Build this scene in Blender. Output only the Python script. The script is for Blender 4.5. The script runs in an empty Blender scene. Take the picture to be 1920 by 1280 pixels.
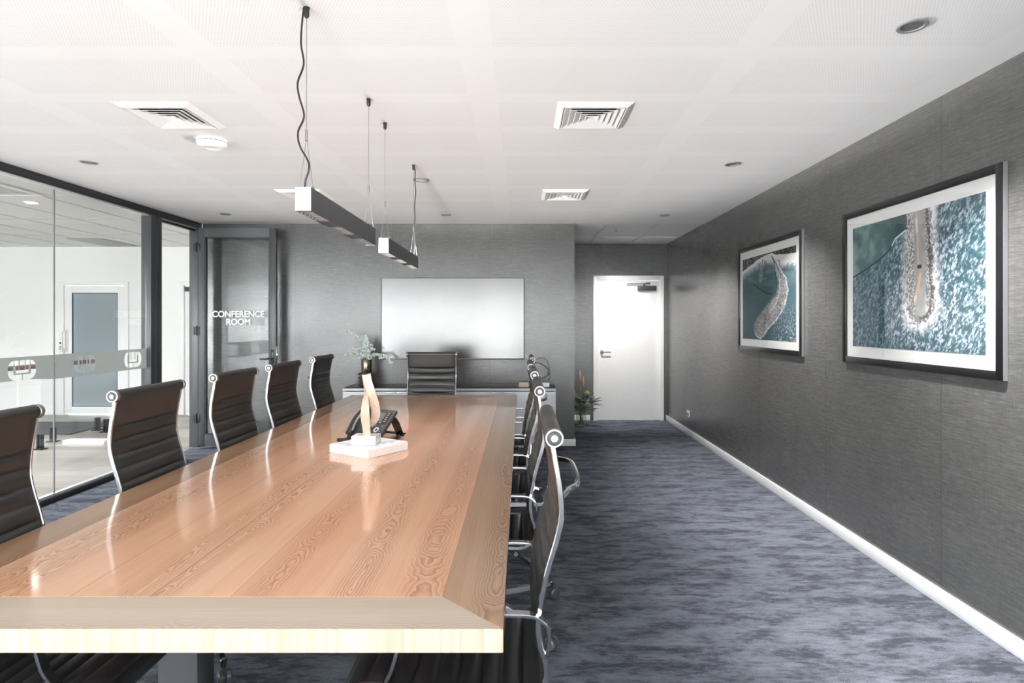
import bpy, bmesh, math, random
import numpy as np
from mathutils import Vector, Matrix
random.seed(7)
PI = math.pi
SC = bpy.context.scene
COL = SC.collection

# ------------------------------------------------------------------ camera, world, big lights, exposure
F_PX, VPX, VPY, CAM_H = 1100.0, 977.0, 605.0, 1.44
cam = bpy.data.cameras.new('camera')
cam.sensor_fit = 'HORIZONTAL'; cam.sensor_width = 36.0
cam.lens = F_PX / 1920 * 36.0
cam.shift_x = -(VPX - 960) / 1920
cam.shift_y = -(640 - VPY) / 1920
cam.clip_start = 0.02
cam_o = bpy.data.objects.new('camera', cam); COL.objects.link(cam_o)
cam_o.location = (0, 0, CAM_H); cam_o.rotation_euler = (PI/2, 0, 0)
SC.camera = cam_o

world = bpy.data.worlds.new('world'); SC.world = world
world.use_nodes = True
world.node_tree.nodes['Background'].inputs[0].default_value = (0.86, 0.93, 1.0, 1)
world.node_tree.nodes['Background'].inputs[1].default_value = 3.0

def area(name, loc, rot, sx, sy, power, col=(1, 1, 1)):
    l = bpy.data.lights.new(name, 'AREA'); l.shape = 'RECTANGLE'; l.size = sx; l.size_y = sy
    l.energy = power; l.color = col
    o = bpy.data.objects.new(name, l); COL.objects.link(o); o.location = loc; o.rotation_euler = rot
    return o
# daylight just outside the two window walls behind the camera
area('daylight_conference', (-0.82, -2.62, 1.36), (PI/2, 0, 0), 5.7, 2.3, 212, (1.0, 0.975, 0.965))
area('daylight_lobby', (-6.6, -2.62, 1.36), (PI/2, 0, 0), 5.2, 2.3, 420, (0.96, 0.975, 1.0))

SC.view_settings.view_transform = 'Standard'
SC.view_settings.look = 'None'
SC.view_settings.gamma = 1.0
SC.view_settings.exposure = 1.82
SC.cycles.use_denoising = True
SC.cycles.max_bounces = 10
SC.cycles.diffuse_bounces = 6
SC.cycles.glossy_bounces = 6
SC.cycles.transparent_max_bounces = 24
SC.cycles.sample_clamp_indirect = 6.0
SC.cycles.caustics_reflective = False
SC.cycles.caustics_refractive = False

# ------------------------------------------------------------------ node helpers
class S:
    """a node socket with arithmetic"""
    def __init__(s, nt, sock): s.nt, s.k = nt, sock
    def _m(s, op, *a):
        n = s.nt.nodes.new('ShaderNodeMath'); n.operation = op
        for i, v in enumerate((s,) + a):
            if isinstance(v, S): s.nt.links.new(v.k, n.inputs[i])
            else: n.inputs[i].default_value = v
        return S(s.nt, n.outputs[0])
    def __add__(s, o): return s._m('ADD', o)
    __radd__ = __add__
    def __sub__(s, o): return s._m('SUBTRACT', o)
    def __mul__(s, o): return s._m('MULTIPLY', o)
    __rmul__ = __mul__
    def __truediv__(s, o): return s._m('DIVIDE', o)
    def pow(s, o): return s._m('POWER', o)
    def floor(s): return s._m('FLOOR')
    def fract(s): return s._m('FRACT')
    def abs(s): return s._m('ABSOLUTE')
    def sqrt(s): return s._m('SQRT')
    def lt(s, o): return s._m('LESS_THAN', o)
    def gt(s, o): return s._m('GREATER_THAN', o)
    def mod(s, o): return s._m('FLOORED_MODULO', o)
    def rng(s, a, b, c=0.0, d=1.0, smooth=False):
        n = s.nt.nodes.new('ShaderNodeMapRange')
        if smooth: n.interpolation_type = 'SMOOTHSTEP'
        s.nt.links.new(s.k, n.inputs[0])
        for i, v in enumerate((a, b, c, d)): n.inputs[i+1].default_value = v
        return S(s.nt, n.outputs[0])

class M:
    """a material under construction"""
    def __init__(s, name, base=(.8, .8, .8), rough=.5, metal=0.0, spec=.5, **kw):
        s.m = bpy.data.materials.new(name); s.m.use_nodes = True
        s.nt = s.m.node_tree; s.b = s.nt.nodes['Principled BSDF']
        s.set('Base Color', base); s.set('Roughness', rough); s.set('Metallic', metal); s.set('Specular IOR Level', spec)
        for k, v in kw.items(): s.set(k.replace('_', ' '), v)
    def set(s, k, v):
        i = s.b.inputs[k]
        if isinstance(v, S): s.nt.links.new(v.k, i)
        elif isinstance(v, (tuple, list)) and len(v) == 3: i.default_value = (*v, 1)
        else: i.default_value = v
    def new(s, t): return s.nt.nodes.new(t)
    def coord(s, kind='Object'):
        if not hasattr(s, '_tc'): s._tc = s.new('ShaderNodeTexCoord')
        return S(s.nt, s._tc.outputs[kind])
    def pos(s):
        return S(s.nt, s.new('ShaderNodeNewGeometry').outputs['Position'])
    def xyz(s, v):
        n = s.new('ShaderNodeSeparateXYZ'); s.nt.links.new(v.k, n.inputs[0])
        return [S(s.nt, o) for o in n.outputs]
    def vec(s, x, y, z=0.0):
        n = s.new('ShaderNodeCombineXYZ')
        for i, v in enumerate((x, y, z)):
            if isinstance(v, S): s.nt.links.new(v.k, n.inputs[i])
            else: n.inputs[i].default_value = v
        return S(s.nt, n.outputs[0])
    def noise(s, v, scale=1.0, detail=2.0, rough=.5, dist=0.0):
        n = s.new('ShaderNodeTexNoise'); s.nt.links.new(v.k, n.inputs['Vector'])
        n.inputs['Scale'].default_value = scale; n.inputs['Detail'].default_value = detail
        n.inputs['Roughness'].default_value = rough; n.inputs['Distortion'].default_value = dist
        return S(s.nt, n.outputs[0])
    def white(s, v):
        n = s.new('ShaderNodeTexWhiteNoise'); n.noise_dimensions = '1D'
        s.nt.links.new(v.k, n.inputs['W']); return S(s.nt, n.outputs['Value'])
    def ramp(s, f, *stops):
        n = s.new('ShaderNodeValToRGB'); s.nt.links.new(f.k, n.inputs[0])
        e = n.color_ramp.elements
        while len(e) < len(stops): e.new(.5)
        for i, (p, c) in enumerate(stops): e[i].position = p; e[i].color = (*c, 1)
        return S(s.nt, n.outputs[0])
    def mix(s, f, a, b, mode='MIX'):
        n = s.new('ShaderNodeMix'); n.data_type = 'RGBA'; n.blend_type = mode
        for i, v in ((0, f), (6, a), (7, b)):
            if isinstance(v, S): s.nt.links.new(v.k, n.inputs[i])
            elif isinstance(v, tuple): n.inputs[i].default_value = (*v, 1)
            else: n.inputs[i].default_value = v
        return S(s.nt, n.outputs[2])
    def bump(s, h, strength=.3, dist=.002):
        n = s.new('ShaderNodeBump'); s.nt.links.new(h.k, n.inputs['Height'])
        n.inputs['Strength'].default_value = strength; n.inputs['Distance'].default_value = dist
        s.nt.links.new(n.outputs[0], s.b.inputs['Normal'])
    def out(s, shader):
        s.nt.links.new(shader, s.nt.nodes['Material Output'].inputs[0])

def simple(name, base, rough=.5, metal=0.0, spec=.5, nscale=60, var=.06, **kw):
    """plain material with a faint procedural variation"""
    m = M(name, base, rough, metal, spec, **kw)
    n = m.noise(m.coord(), nscale, 3)
    lo = tuple(c * (1 - var) for c in base); hi = tuple(min(1, c * (1 + var)) for c in base)
    m.set('Base Color', m.mix(n, lo, hi))
    return m.m

def glass_mat(name, tint=(1, 1, 1), f0=.04, rough=0.0):
    m = M(name); nt = m.nt
    lw = m.new('ShaderNodeLayerWeight'); lw.inputs[0].default_value = .5
    fac = S(nt, lw.outputs['Facing']).pow(5.0) * (1 - f0) + f0
    tr = m.new('ShaderNodeBsdfTransparent'); tr.inputs[0].default_value = (*tint, 1)
    gl = m.new('ShaderNodeBsdfGlossy'); gl.inputs['Roughness'].default_value = rough
    mx = m.new('ShaderNodeMixShader')
    nt.links.new(fac.k, mx.inputs[0]); nt.links.new(tr.outputs[0], mx.inputs[1]); nt.links.new(gl.outputs[0], mx.inputs[2])
    m.out(mx.outputs[0]); nt.nodes.remove(m.b)
    return m.m

def veil_mat(name, col, transp, transl):
    """thin cloth or film: part lets light straight through, part scatters it"""
    m = M(name); nt = m.nt
    tr = m.new('ShaderNodeBsdfTransparent'); tl = m.new('ShaderNodeBsdfTranslucent'); df = m.new('ShaderNodeBsdfDiffuse')
    n = m.noise(m.coord(), 40, 2)
    c = m.mix(n, tuple(x * .95 for x in col), col)
    nt.links.new(c.k, tl.inputs[0]); nt.links.new(c.k, df.inputs[0])
    a = m.new('ShaderNodeMixShader'); a.inputs[0].default_value = transl
    nt.links.new(df.outputs[0], a.inputs[1]); nt.links.new(tl.outputs[0], a.inputs[2])
    b = m.new('ShaderNodeMixShader'); b.inputs[0].default_value = transp
    nt.links.new(a.outputs[0], b.inputs[1]); nt.links.new(tr.outputs[0], b.inputs[2])
    m.out(b.outputs[0]); nt.nodes.remove(m.b)
    return m.m

# ------------------------------------------------------------------ materials
def wallpaper(name, axis, start):
    m = M(name, rough=.25, spec=.75)
    p = m.pos(); x, y, z = m.xyz(p)
    h = (x, y)[axis]
    fine = m.noise(m.vec(h * 20.0, z * 300.0, 0.0), 1.0, 3, .6)
    mid = m.noise(m.vec(h * 6.0, z * 90.0, 3.1), 1.0, 3, .55)
    vert = m.noise(m.vec(h * 160.0, z * 14.0, 7.7), 1.0, 2, .5)
    cloud = m.noise(m.vec(h * 1.6, z * 1.6, 1.0), 1.0, 3)
    f = fine * .5 + mid * .32 + vert * .12 + cloud * .16
    c = m.ramp(f, (.32, (.045, .0455, .0445)), (.55, (.092, .093, .091)), (.78, (.165, .165, .161)))
    seam = ((h - start) / 1.14).mod(1.0)
    line = seam.lt(.0035)
    wid = m.white(((h - start) / 1.14).floor())
    c = m.mix(wid * .16, c, (.05, .05, .048))
    c = m.mix(line * .45, c, (.015, .015, .015))
    m.set('Base Color', c)
    m.bump(fine * .7 + mid * .3, .14, .0012)
    return m.m

def carpet():
    m = M('carpet_blue_grey', rough=.95, spec=.1)
    x, y, z = m.xyz(m.pos())
    a = m.noise(m.vec(x * 3.3, y * 10.0), 1.0, 8, .74, .3)
    b = m.noise(m.vec(x * 16.0, y * 46.0, 5.0), 1.0, 4, .7)
    g = m.noise(m.vec(x * 300.0, y * 300.0, 9.0), 1.0, 2, .7)
    f = a * .70 + b * .30
    c = m.ramp(f, (.43, (.058, .063, .081)), (.515, (.124, .135, .166)), (.64, (.180, .196, .236)))
    c = m.mix(.9, c, m.ramp(g, (.28, (.16, .16, .16)), (.70, (.92, .92, .92))), 'OVERLAY')
    m.set('Base Color', c)
    m.bump(g, .8, .004)
    return m.m

def ceiling_perforated():
    m = M('perforated_white_plasterboard', rough=.8, spec=.25)
    x, y, z = m.xyz(m.pos())
    u = ((x + 1.365) / 1.17).mod(1.0)
    v = ((y - 2.468) / .5).mod(1.0)
    inside = u.gt(.064) * u.lt(.936) * v.gt(.235) * x.gt(-3.45) * x.lt(1.95) * y.lt(6.6)
    d = .0135
    row = (y / (d * .866)).floor()
    hx = ((x / d) + row.mod(2.0) * .5).fract() - .5
    hy = (y / (d * .866)).fract() - .5
    r = (hx * hx + hy * hy * .75).sqrt()
    hole = r.rng(.24, .33, 1.0, 0.0) * inside
    n = m.noise(m.vec(x, y), 1.3, 3)
    c = m.mix(n, (.82, .815, .81), (.86, .86, .855))
    c = m.mix(hole * .20, c, (.42, .41, .41))
    m.set('Base Color', c)
    return m.m

def tbar_ceiling(name, sx, sy, ox, oy):
    m = M(name, rough=.85, spec=.2)
    x, y, z = m.xyz(m.pos())
    n = m.noise(m.vec(x * 90.0, y * 90.0), 1.0, 3, .7)
    c = m.mix(n, (.74, .74, .735), (.84, .84, .835))
    m.set('Base Color', c); m.bump(n, .3, .001)
    return m.m

def planks_floor():
    m = M('pale_oak_floor', rough=.38, spec=.45)
    x, y, z = m.xyz(m.pos())
    row = (y / .19).floor(); off = m.white(row)
    col = (x / 1.6 + off).floor()
    idn = m.white(row * 7.13 + col * 3.7)
    g = m.noise(m.vec(x * 2.5, y * 60.0, 2.0), 1.0, 4, .6)
    c = m.ramp(g * .55 + idn * .45, (.25, (.20, .18, .155)), (.55, (.28, .26, .23)), (.8, (.35, .33, .295)))
    gap = (y / .19).mod(1.0).lt(.02)
    c = m.mix(gap * .6, c, (.14, .115, .09))
    m.set('Base Color', c)
    return m.m

def wood(name, axis, width, ringw, light, mid, dark, contrast, var, rough=.34, coat=1.0, coat_rough=.09, seed=0.0, joint=.0):
    """sawn boards: annual rings of a log cut lengthwise, boards run along `axis`"""
    m = M(name, rough=rough, spec=.4)
    x, y, z = m.xyz(m.coord())
    if axis == 0: x, y = y, x
    t = x / width + 20.5 + seed
    bid = t.floor(); u = (t.fract() - .5) * width
    r1 = m.white(bid); r2 = m.white(bid + 37.3)
    wob = m.noise(m.vec(y * 1.1, bid * 5.7), 1.0, 3, .55)
    hh = m.noise(m.vec(y * 1.9, bid * 9.1 + 3.3), 1.0, 3, .6)
    ripple = m.noise(m.vec(x * 34.0, y * 9.0, bid), 1.0, 3, .6)
    uu = u - (r1 - .5) * width * .8 - (wob - .5) * .10
    h = (hh - .42) * .30
    r = (uu * uu * 1.0 + h * h * .8).sqrt() + (ripple - .5) * .014
    ring = (r / ringw).fract()
    lat = ring.pow(2.2)
    fade = uu.abs().rng(.02, .075, 1.0, .10, True)
    fib = m.noise(m.vec(x * 240.0, y * 3.0, 4.0), 1.0, 3, .65)
    broad = m.noise(m.vec(x * 16.0, y * .9, 8.0), 1.0, 3, .6)
    base = m.mix(r2 * var + broad * .75, light, mid)
    c = m.mix(lat * fade * contrast, base, dark)
    c = m.mix(fib.rng(.45, .75, 0.0, .28), c, dark)
    pore = m.noise(m.vec(x * 60.0, y * 11.0, 21.0), 1.0, 1, .5)
    c = m.mix(pore.rng(.80, .84, 0.0, .55), c, tuple(k * .35 for k in dark))
    if joint:
        j = (t.fract() - .5).abs().gt(.5 - joint / width)
        c = m.mix(j * m.white(bid + 5.0).gt(.35) * .6, c, tuple(k * .35 for k in dark))
    m.set('Base Color', c)
    m.set('Coat Weight', coat); m.set('Coat Roughness', coat_rough)
    return m.m

def leather():
    m = M('black_leather', rough=.38, spec=.85)
    p = m.coord()
    n = m.noise(p, 420, 2); l = m.noise(p, 6, 3)
    m.set('Base Color', m.mix(l, (.010, .0102, .0108), (.020, .0202, .0215)))
    m.set('Roughness', l.rng(.3, .7, .34, .48))
    m.bump(n, .12, .0006)
    return m.m

def tv_screen():
    m = M('dark_glossy_screen', (.010, .010, .012), .13, 0.0, .5)
    n = m.noise(m.coord(), 2.0, 2)
    m.set('Roughness', n.rng(.3, .7, .19, .22))
    m.set('IOR', 2.1)
    return m.m

MAT = {}
MAT['wall_r'] = wallpaper('charcoal_grasscloth_side', 1, 3.0)
MAT['wall_b'] = wallpaper('charcoal_grasscloth_end', 0, -3.79)
MAT['carpet'] = carpet()
MAT['ceil'] = ceiling_perforated()
MAT['tile'] = tbar_ceiling('white_ceiling_tile', .6, .6, 0, 0)
MAT['oakfloor'] = planks_floor()
MAT['white'] = simple('white_gloss_paint', (.86, .86, .86), .35)
MAT['whitewall'] = simple('white_wall_paint', (.84, .845, .84), .7)
MAT['whiteplastic'] = simple('white_plastic', (.84, .835, .825), .4)
MAT['tbar'] = simple('white_tbar', (.60, .60, .60), .5)
MAT['glass'] = glass_mat('clear_glass', (.98, .986, .986), .045)
MAT['doorglass'] = glass_mat('door_glass', (.95, .96, .96), .014)
MAT['vaseglass'] = glass_mat('vase_glass', (.93, .96, .94), .08)
MAT['frosted'] = glass_mat('frosted_door_glass', (.84, .87, .89), .10, .12)
MAT['film'] = veil_mat('frosted_film', (.66, .685, .67), .10, .35)
MAT['sheer'] = veil_mat('sheer_white_cloth', (.92, .92, .90), .34, .62)
MAT['blackalu'] = simple('black_powder_coat', (.012, .012, .013), .35)
MAT['greyalu'] = simple('dark_grey_aluminium', (.085, .088, .098), .36, .2)
MAT['alu'] = simple('brushed_aluminium', (.80, .80, .81), .34, .7)
MAT['chrome'] = simple('polished_chrome', (.46, .46, .475), .17, 1.0, var=.02)
MAT['cap'] = simple('satin_metal_cap', (.34, .34, .35), .36, 1.0)
MAT['leather'] = leather()
MAT['blackplastic'] = simple('black_plastic', (.018, .018, .020), .38)
MAT['greyplastic'] = simple('dark_grey_plastic', (.055, .055, .058), .42)
MAT['tyre'] = simple('black_rubber', (.014, .014, .015), .5)
MAT['casterhood'] = simple('graphite_caster', (.12, .12, .13), .3, .4)
MAT['steel'] = simple('charcoal_steel', (.085, .088, .096), .42, .2)
MAT['fir'] = wood('reclaimed_fir_boards', 1, .205, .0085, (.78, .50, .335), (.67, .325, .18), (.34, .14, .07), .95, .5, joint=.0022)
MAT['edgewood'] = wood('brown_hardwood_border', 1, .21, .0085, (.50, .30, .175), (.37, .205, .115), (.16, .078, .042), .9, .4, seed=.26)
MAT['oak'] = wood('pale_oak_border', 0, .19, .0075, (.57, .475, .385), (.48, .385, .30), (.36, .27, .195), .6, .4, coat=.25, seed=.3)
MAT['screen'] = tv_screen()
MAT['credtop'] = simple('charcoal_laminate', (.040, .040, .042), .35)
MAT['cred'] = simple('pale_grey_laminate', (.60, .60, .64), .35)
MAT['marble'] = None
def marble():
    m = M('white_veined_stone', rough=.3)
    n = m.noise(m.coord(), 9, 5, .6, 1.5)
    m.set('Base Color', m.ramp(n, (.40, (.55, .57, .60)), (.5, (.80, .80, .80)), (.62, (.87, .87, .86))))
    return m.m
MAT['marble'] = marble()
def ribbonwood():
    m = M('pale_timber_veneer', rough=.38, spec=.4)
    x, y, z = m.xyz(m.coord())
    n = m.noise(m.vec(x * 130.0, y * 130.0, z * 10.0), 1.0, 3, .6)
    m.set('Base Color', m.ramp(n, (.3, (.50, .40, .31)), (.7, (.64, .54, .44))))
    return m.m
MAT['ribbon'] = ribbonwood()
def bronze():
    m = M('dark_bronze', (.20, .165, .125), .22, .9)
    n = m.noise(m.coord(), 14, 3)
    m.set('Base Color', m.ramp(n, (.3, (.12, .095, .075)), (.7, (.30, .25, .19))))
    return m.m
MAT['bronze'] = bronze()
MAT['ridged'] = simple('dark_brown_ceramic', (.085, .062, .055), .45)
MAT['eucalyptus'] = simple('silver_green_leaf', (.66, .72, .685), .6, nscale=25, var=.25)
MAT['stem'] = simple('brown_stem', (.16, .13, .09), .6)
MAT['greenleaf'] = simple('dark_green_leaf', (.105, .125, .10), .5, nscale=18, var=.4)
MAT['stemgreen'] = simple('olive_stem', (.22, .23, .12), .6, nscale=18, var=.3)
MAT['bloom'] = simple('pale_green_bloom', (.42, .47, .24), .7, nscale=80, var=.35)
def spike():
    m = M('orange_pink_spike', rough=.6)
    x, y, z = m.xyz(m.coord('Generated'))
    m.set('Base Color', m.ramp(z + m.noise(m.coord(), 40, 2) * .2, (.2, (.42, .22, .16)), (.55, (.66, .34, .20)), (1.0, (.72, .58, .36))))
    return m.m
MAT['spike'] = spike()
MAT['timber'] = simple('brown_timber_rail', (.13, .092, .068), .4, nscale=30, var=.2)
MAT['lens'] = simple('dim_downlight_lens', (.15, .15, .155), .3)
MAT['trimgrey'] = simple('satin_grey_trim', (.24, .24, .24), .4)
MAT['wire'] = simple('steel_wire', (.16, .16, .16), .4, .3)
MAT['deepgrey'] = simple('shadowed_duct', (.045, .045, .045), .7)  # dark colour stands in for the shade inside ducts and slots
MAT['panelgrey'] = simple('grey_return_grille', (.44, .44, .44), .6)
MAT['framefront'] = simple('black_picture_frame', (.010, .010, .011), .3)
MAT['frameedge'] = simple('satin_grey_frame_edge', (.26, .26, .28), .4, .5)
MAT['mat'] = simple('white_mount_board', (.80, .80, .79), .8, var=.02)
MAT['pictureglass'] = glass_mat('picture_glass', (1, 1, 1), .045)
MAT['rug'] = simple('dark_woven_mat', (.05, .05, .058), .95, nscale=300, var=.5)
MAT['louvre_tint'] = simple('near_black_louvre', (.010, .0084, .0083), .6, .0, .1)  # near-black to offset the added lamps; reddish tint imitates the table's reflection
def lamp_glow():
    m = M('lit_lamp_face', (1, 1, 1)); m.set('Emission Color', (1, .96, .9)); m.set('Emission Strength', 14.0); return m.m
MAT['glow'] = lamp_glow()

# ------------------------------------------------------------------ mesh helpers
def NB(): return bmesh.new()

def box(bm, x0, x1, y0, y1, z0, z1, bev=0.0, seg=2):
    r = bmesh.ops.create_cube(bm, size=1.0)
    vs = r['verts']
    for v in vs:
        v.co = Vector(((x0 + x1) / 2 + v.co.x * (x1 - x0), (y0 + y1) / 2 + v.co.y * (y1 - y0), (z0 + z1) / 2 + v.co.z * (z1 - z0)))
    if bev:
        es = list({e for v in vs for e in v.link_edges})
        bmesh.ops.bevel(bm, geom=es, offset=bev, segments=seg, affect='EDGES', profile=.5)
    return bm

def ring_sweep(bm, rings, closed_ring=True, cap=True, loop=False):
    """rings: list of lists of points, skinned together"""
    vr = [[bm.verts.new(p) for p in r] for r in rings]
    n = len(vr[0])
    pairs = list(zip(vr, vr[1:])) + ([(vr[-1], vr[0])] if loop else [])
    for a, b in pairs:
        for i in range(n if closed_ring else n - 1):
            j = (i + 1) % n
            bm.faces.new((a[i], a[j], b[j], b[i]))
    if cap and not loop and closed_ring:
        bm.faces.new(list(reversed(vr[0]))); bm.faces.new(vr[-1])
    return bm

def frames(pts):
    pts = [Vector(p) for p in pts]
    out = []
    t0 = (pts[1] - pts[0]).normalized()
    up = Vector((0, 0, 1)) if abs(t0.z) < .9 else Vector((1, 0, 0))
    nrm = (up - t0 * up.dot(t0)).normalized()
    for i, p in enumerate(pts):
        a = pts[max(0, i - 1)]; b = pts[min(len(pts) - 1, i + 1)]
        t = (b - a).normalized()
        nrm = (nrm - t * nrm.dot(t)); nrm = nrm.normalized() if nrm.length > 1e-6 else Vector((1, 0, 0))
        out.append((p, t, nrm, t.cross(nrm)))
    return out

def smooth_path(pts, n=8):
    """Catmull-Rom through pts"""
    P = [Vector(p) for p in pts]
    P = [P[0] * 2 - P[1]] + P + [P[-1] * 2 - P[-2]]
    out = []
    for i in range(1, len(P) - 2):
        for k in range(n):
            t = k / n
            a, b, c, d = P[i-1], P[i], P[i+1], P[i+2]
            out.append(.5 * ((2 * b) + (c - a) * t + (2*a - 5*b + 4*c - d) * t*t + (3*b - a - 3*c + d) * t**3))
    out.append(P[-2])
    return out

def tube(bm, pts, r, n=8, cap=True):
    rr = r if callable(r) else (lambda f: r)
    fr = frames(pts); L = len(fr) - 1
    rings = []
    for i, (p, t, a, b) in enumerate(fr):
        q = rr(i / L)
        rings.append([p + a * (q * math.cos(2*PI*k/n)) + b * (q * math.sin(2*PI*k/n)) for k in range(n)])
    return ring_sweep(bm, rings, cap=cap)

def strip(bm, pts, side, w, th):
    """flat bar along pts; side = direction of its width"""
    side = Vector(side)
    rings = []
    n = len(pts); P = [Vector(p) for p in pts]
    for i, p in enumerate(P):
        t = (P[min(n-1, i+1)] - P[max(0, i-1)]).normalized()
        s_ = side(i / (n - 1)) if callable(side) else side
        s_ = (s_ - t * s_.dot(t)).normalized(); nn = t.cross(s_)
        a, b, c = s_ * (w / 2), nn * (th / 2), .75
        rings.append([p - a - b*c*.4, p - a*.96 - b, p + a*.96 - b, p + a - b*c*.4, p + a + b*c*.4, p + a*.96 + b, p - a*.96 + b, p - a + b*c*.4])
    return ring_sweep(bm, rings)

def lathe(bm, prof, n=32, center=(0, 0, 0), axis='Z', cap=True):
    """prof: list of (radius, height)"""
    c = Vector(center); rings = []
    for r, h in prof:
        ring = []
        for k in range(n):
            a = 2 * PI * k / n
            u, v = r * math.cos(a), r * math.sin(a)
            ring.append(c + (Vector((u, v, h)) if axis == 'Z' else Vector((h, u, v)) if axis == 'X' else Vector((v, h, u))))
        rings.append(ring)
    return ring_sweep(bm, rings, cap=cap)

def prism(bm, poly, z0, z1):
    """poly: list of (x, y) counter-clockwise"""
    return ring_sweep(bm, [[(x, y, z0) for x, y in poly], [(x, y, z1) for x, y in poly]])

def leaf(bm, p, d, up, length, width, bend=.15, th=.0008, n=5):
    """a thin bent leaf blade with thickness"""
    d = Vector(d).normalized(); up = Vector(up); up = (up - d * up.dot(d)).normalized(); s = d.cross(up)
    rings = []
    for i in range(n + 1):
        t = i / n
        w = width * .5 * max(.06, math.sin(PI * (t * .93 + .04)) ** .8)
        c = Vector(p) + d * (length * t) + up * (-bend * length * t * t)
        rings.append([c - s * w, c + up * th, c + s * w, c - up * th])
    return ring_sweep(bm, rings)

def obj(name, bm, mat, parent=None, smooth=True, angle=35, local=False):
    """link a bmesh as ONE mesh object; world coordinates are made local to the parent unless local"""
    if parent is not None and not local:
        q = parent; off = Vector((0, 0, 0))
        while q is not None: off += q.location; q = q.parent
        bmesh.ops.translate(bm, verts=bm.verts[:], vec=-off)
    bmesh.ops.recalc_face_normals(bm, faces=bm.faces[:])
    me = bpy.data.meshes.new(name); bm.to_mesh(me); bm.free()
    me.materials.append(mat)
    if smooth:
        me.polygons.foreach_set('use_smooth', [True] * len(me.polygons))
        me.set_sharp_from_angle(angle=math.radians(angle))
    o = bpy.data.objects.new(name, me); COL.objects.link(o)
    if parent is not None: o.parent = parent
    return o

def tag(o, label, cat, group=None, kind=None):
    o['label'] = label; o['category'] = cat
    if group: o['group'] = group
    if kind: o['kind'] = kind
    return o

def thing(name, label, cat, loc=(0, 0, 0), group=None):
    o = bpy.data.objects.new(name, None); COL.objects.link(o)
    o.location = loc; o.empty_display_size = .05
    return tag(o, label, cat, group)

def struct(name, bm=None, mat=None, parent=None, loc=(0, 0, 0)):
    if bm is None:
        o = bpy.data.objects.new(name, None); COL.objects.link(o); o.location = loc; o.empty_display_size = .05
    else: o = obj(name, bm, mat, parent)
    o['kind'] = 'structure'
    return o

def bx(x0, x1, y0, y1, z0, z1, bev=0.0):
    return box(NB(), x0, x1, y0, y1, z0, z1, bev)

def copy_tree(o, parent=None):
    c = o.copy(); COL.objects.link(c)
    if parent is not None: c.parent = parent
    for ch in list(o.children): copy_tree(ch, c)
    return c

# ------------------------------------------------------------------ the room
XL, XR, YB, YD, XC, ZC = -3.79, 2.15, 6.875, 8.66, 0.625, 2.60
YW = -2.2                    # window wall behind the camera
LX, LY = -9.6, 9.2           # lobby
struct('floor', bx(XL, XR, YW - .12, YD + .12, -.10, 0), MAT['carpet'])
struct('floor_lobby', bx(LX, XL, YW - .12, LY + .12, -.10, 0), MAT['oakfloor'])
struct('ceiling', bx(XL - .06, XR, YW - .12, YB, ZC, ZC + .12), MAT['ceil'])
struct('ceiling_alcove', bx(XC - .12, XR, YB, YD + .12, ZC + .004, ZC + .12), MAT['tile'])
struct('ceiling_lobby', bx(LX, XL - .06, YW - .12, LY + .12, 2.63, 2.75), MAT['tile'])
struct('wall_right', bx(XR, XR + .12, YW - .12, YD + .12, 0, ZC + .12), MAT['wall_r'])
struct('wall_back', bx(XL + .06, XC, YB, YB + .12, 0, ZC + .12), MAT['wall_b'])
struct('wall_return', bx(XC - .12, XC, YB + .12, YD, 0, ZC + .12), MAT['wall_r'])
# alcove end wall with a door opening
DX0, DX1, DZ = 1.085, 2.085, 2.115
b = NB()
box(b, XC - .12, DX0, YD, YD + .12, 0, ZC + .12); box(b, DX1, XR, YD, YD + .12, 0, ZC + .12); box(b, DX0, DX1, YD, YD + .12, DZ, ZC + .12)
struct('wall_alcove', b, MAT['wall_b'])
# baseboards
BH, BT = .082, .014
b = NB(); box(b, XR - BT, XR, YW, YD, 0, BH, .003); struct('baseboard_right', b, MAT['white'])
b = NB(); box(b, XL + .08, XC + BT, YB - BT, YB, 0, BH - .004, .003); struct('baseboard_back', b, MAT['white'])
b = NB(); box(b, XC, XC + BT, YB, YD, 0, BH - .004, .003); struct('baseboard_return', b, MAT['white'])
b = NB(); box(b, XC + BT, DX0 - .065, YD - BT, YD, 0, BH, .003); struct('baseboard_alcove', b, MAT['white'])
# ceiling grid bars in the alcove and the lobby
b = NB()
for x in (1.005, 1.605): box(b, x - .012, x + .012, YB, YD, ZC - .004, ZC + .006)
for y in (7.95,): box(b, XC, XR, y - .012, y + .012, ZC - .003, ZC + .006)
struct('trim_1', b, MAT['tbar'])
b = NB()
x = LX + .3
while x < XL - .1:
    box(b, x - .011, x + .011, YW, LY, 2.626, 2.634); x += .6
y = YW + .5
while y < LY:
    box(b, LX, XL - .06, y - .011, y + .011, 2.627, 2.634); y += 1.2
struct('trim_2', b, MAT['tbar'])

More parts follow.
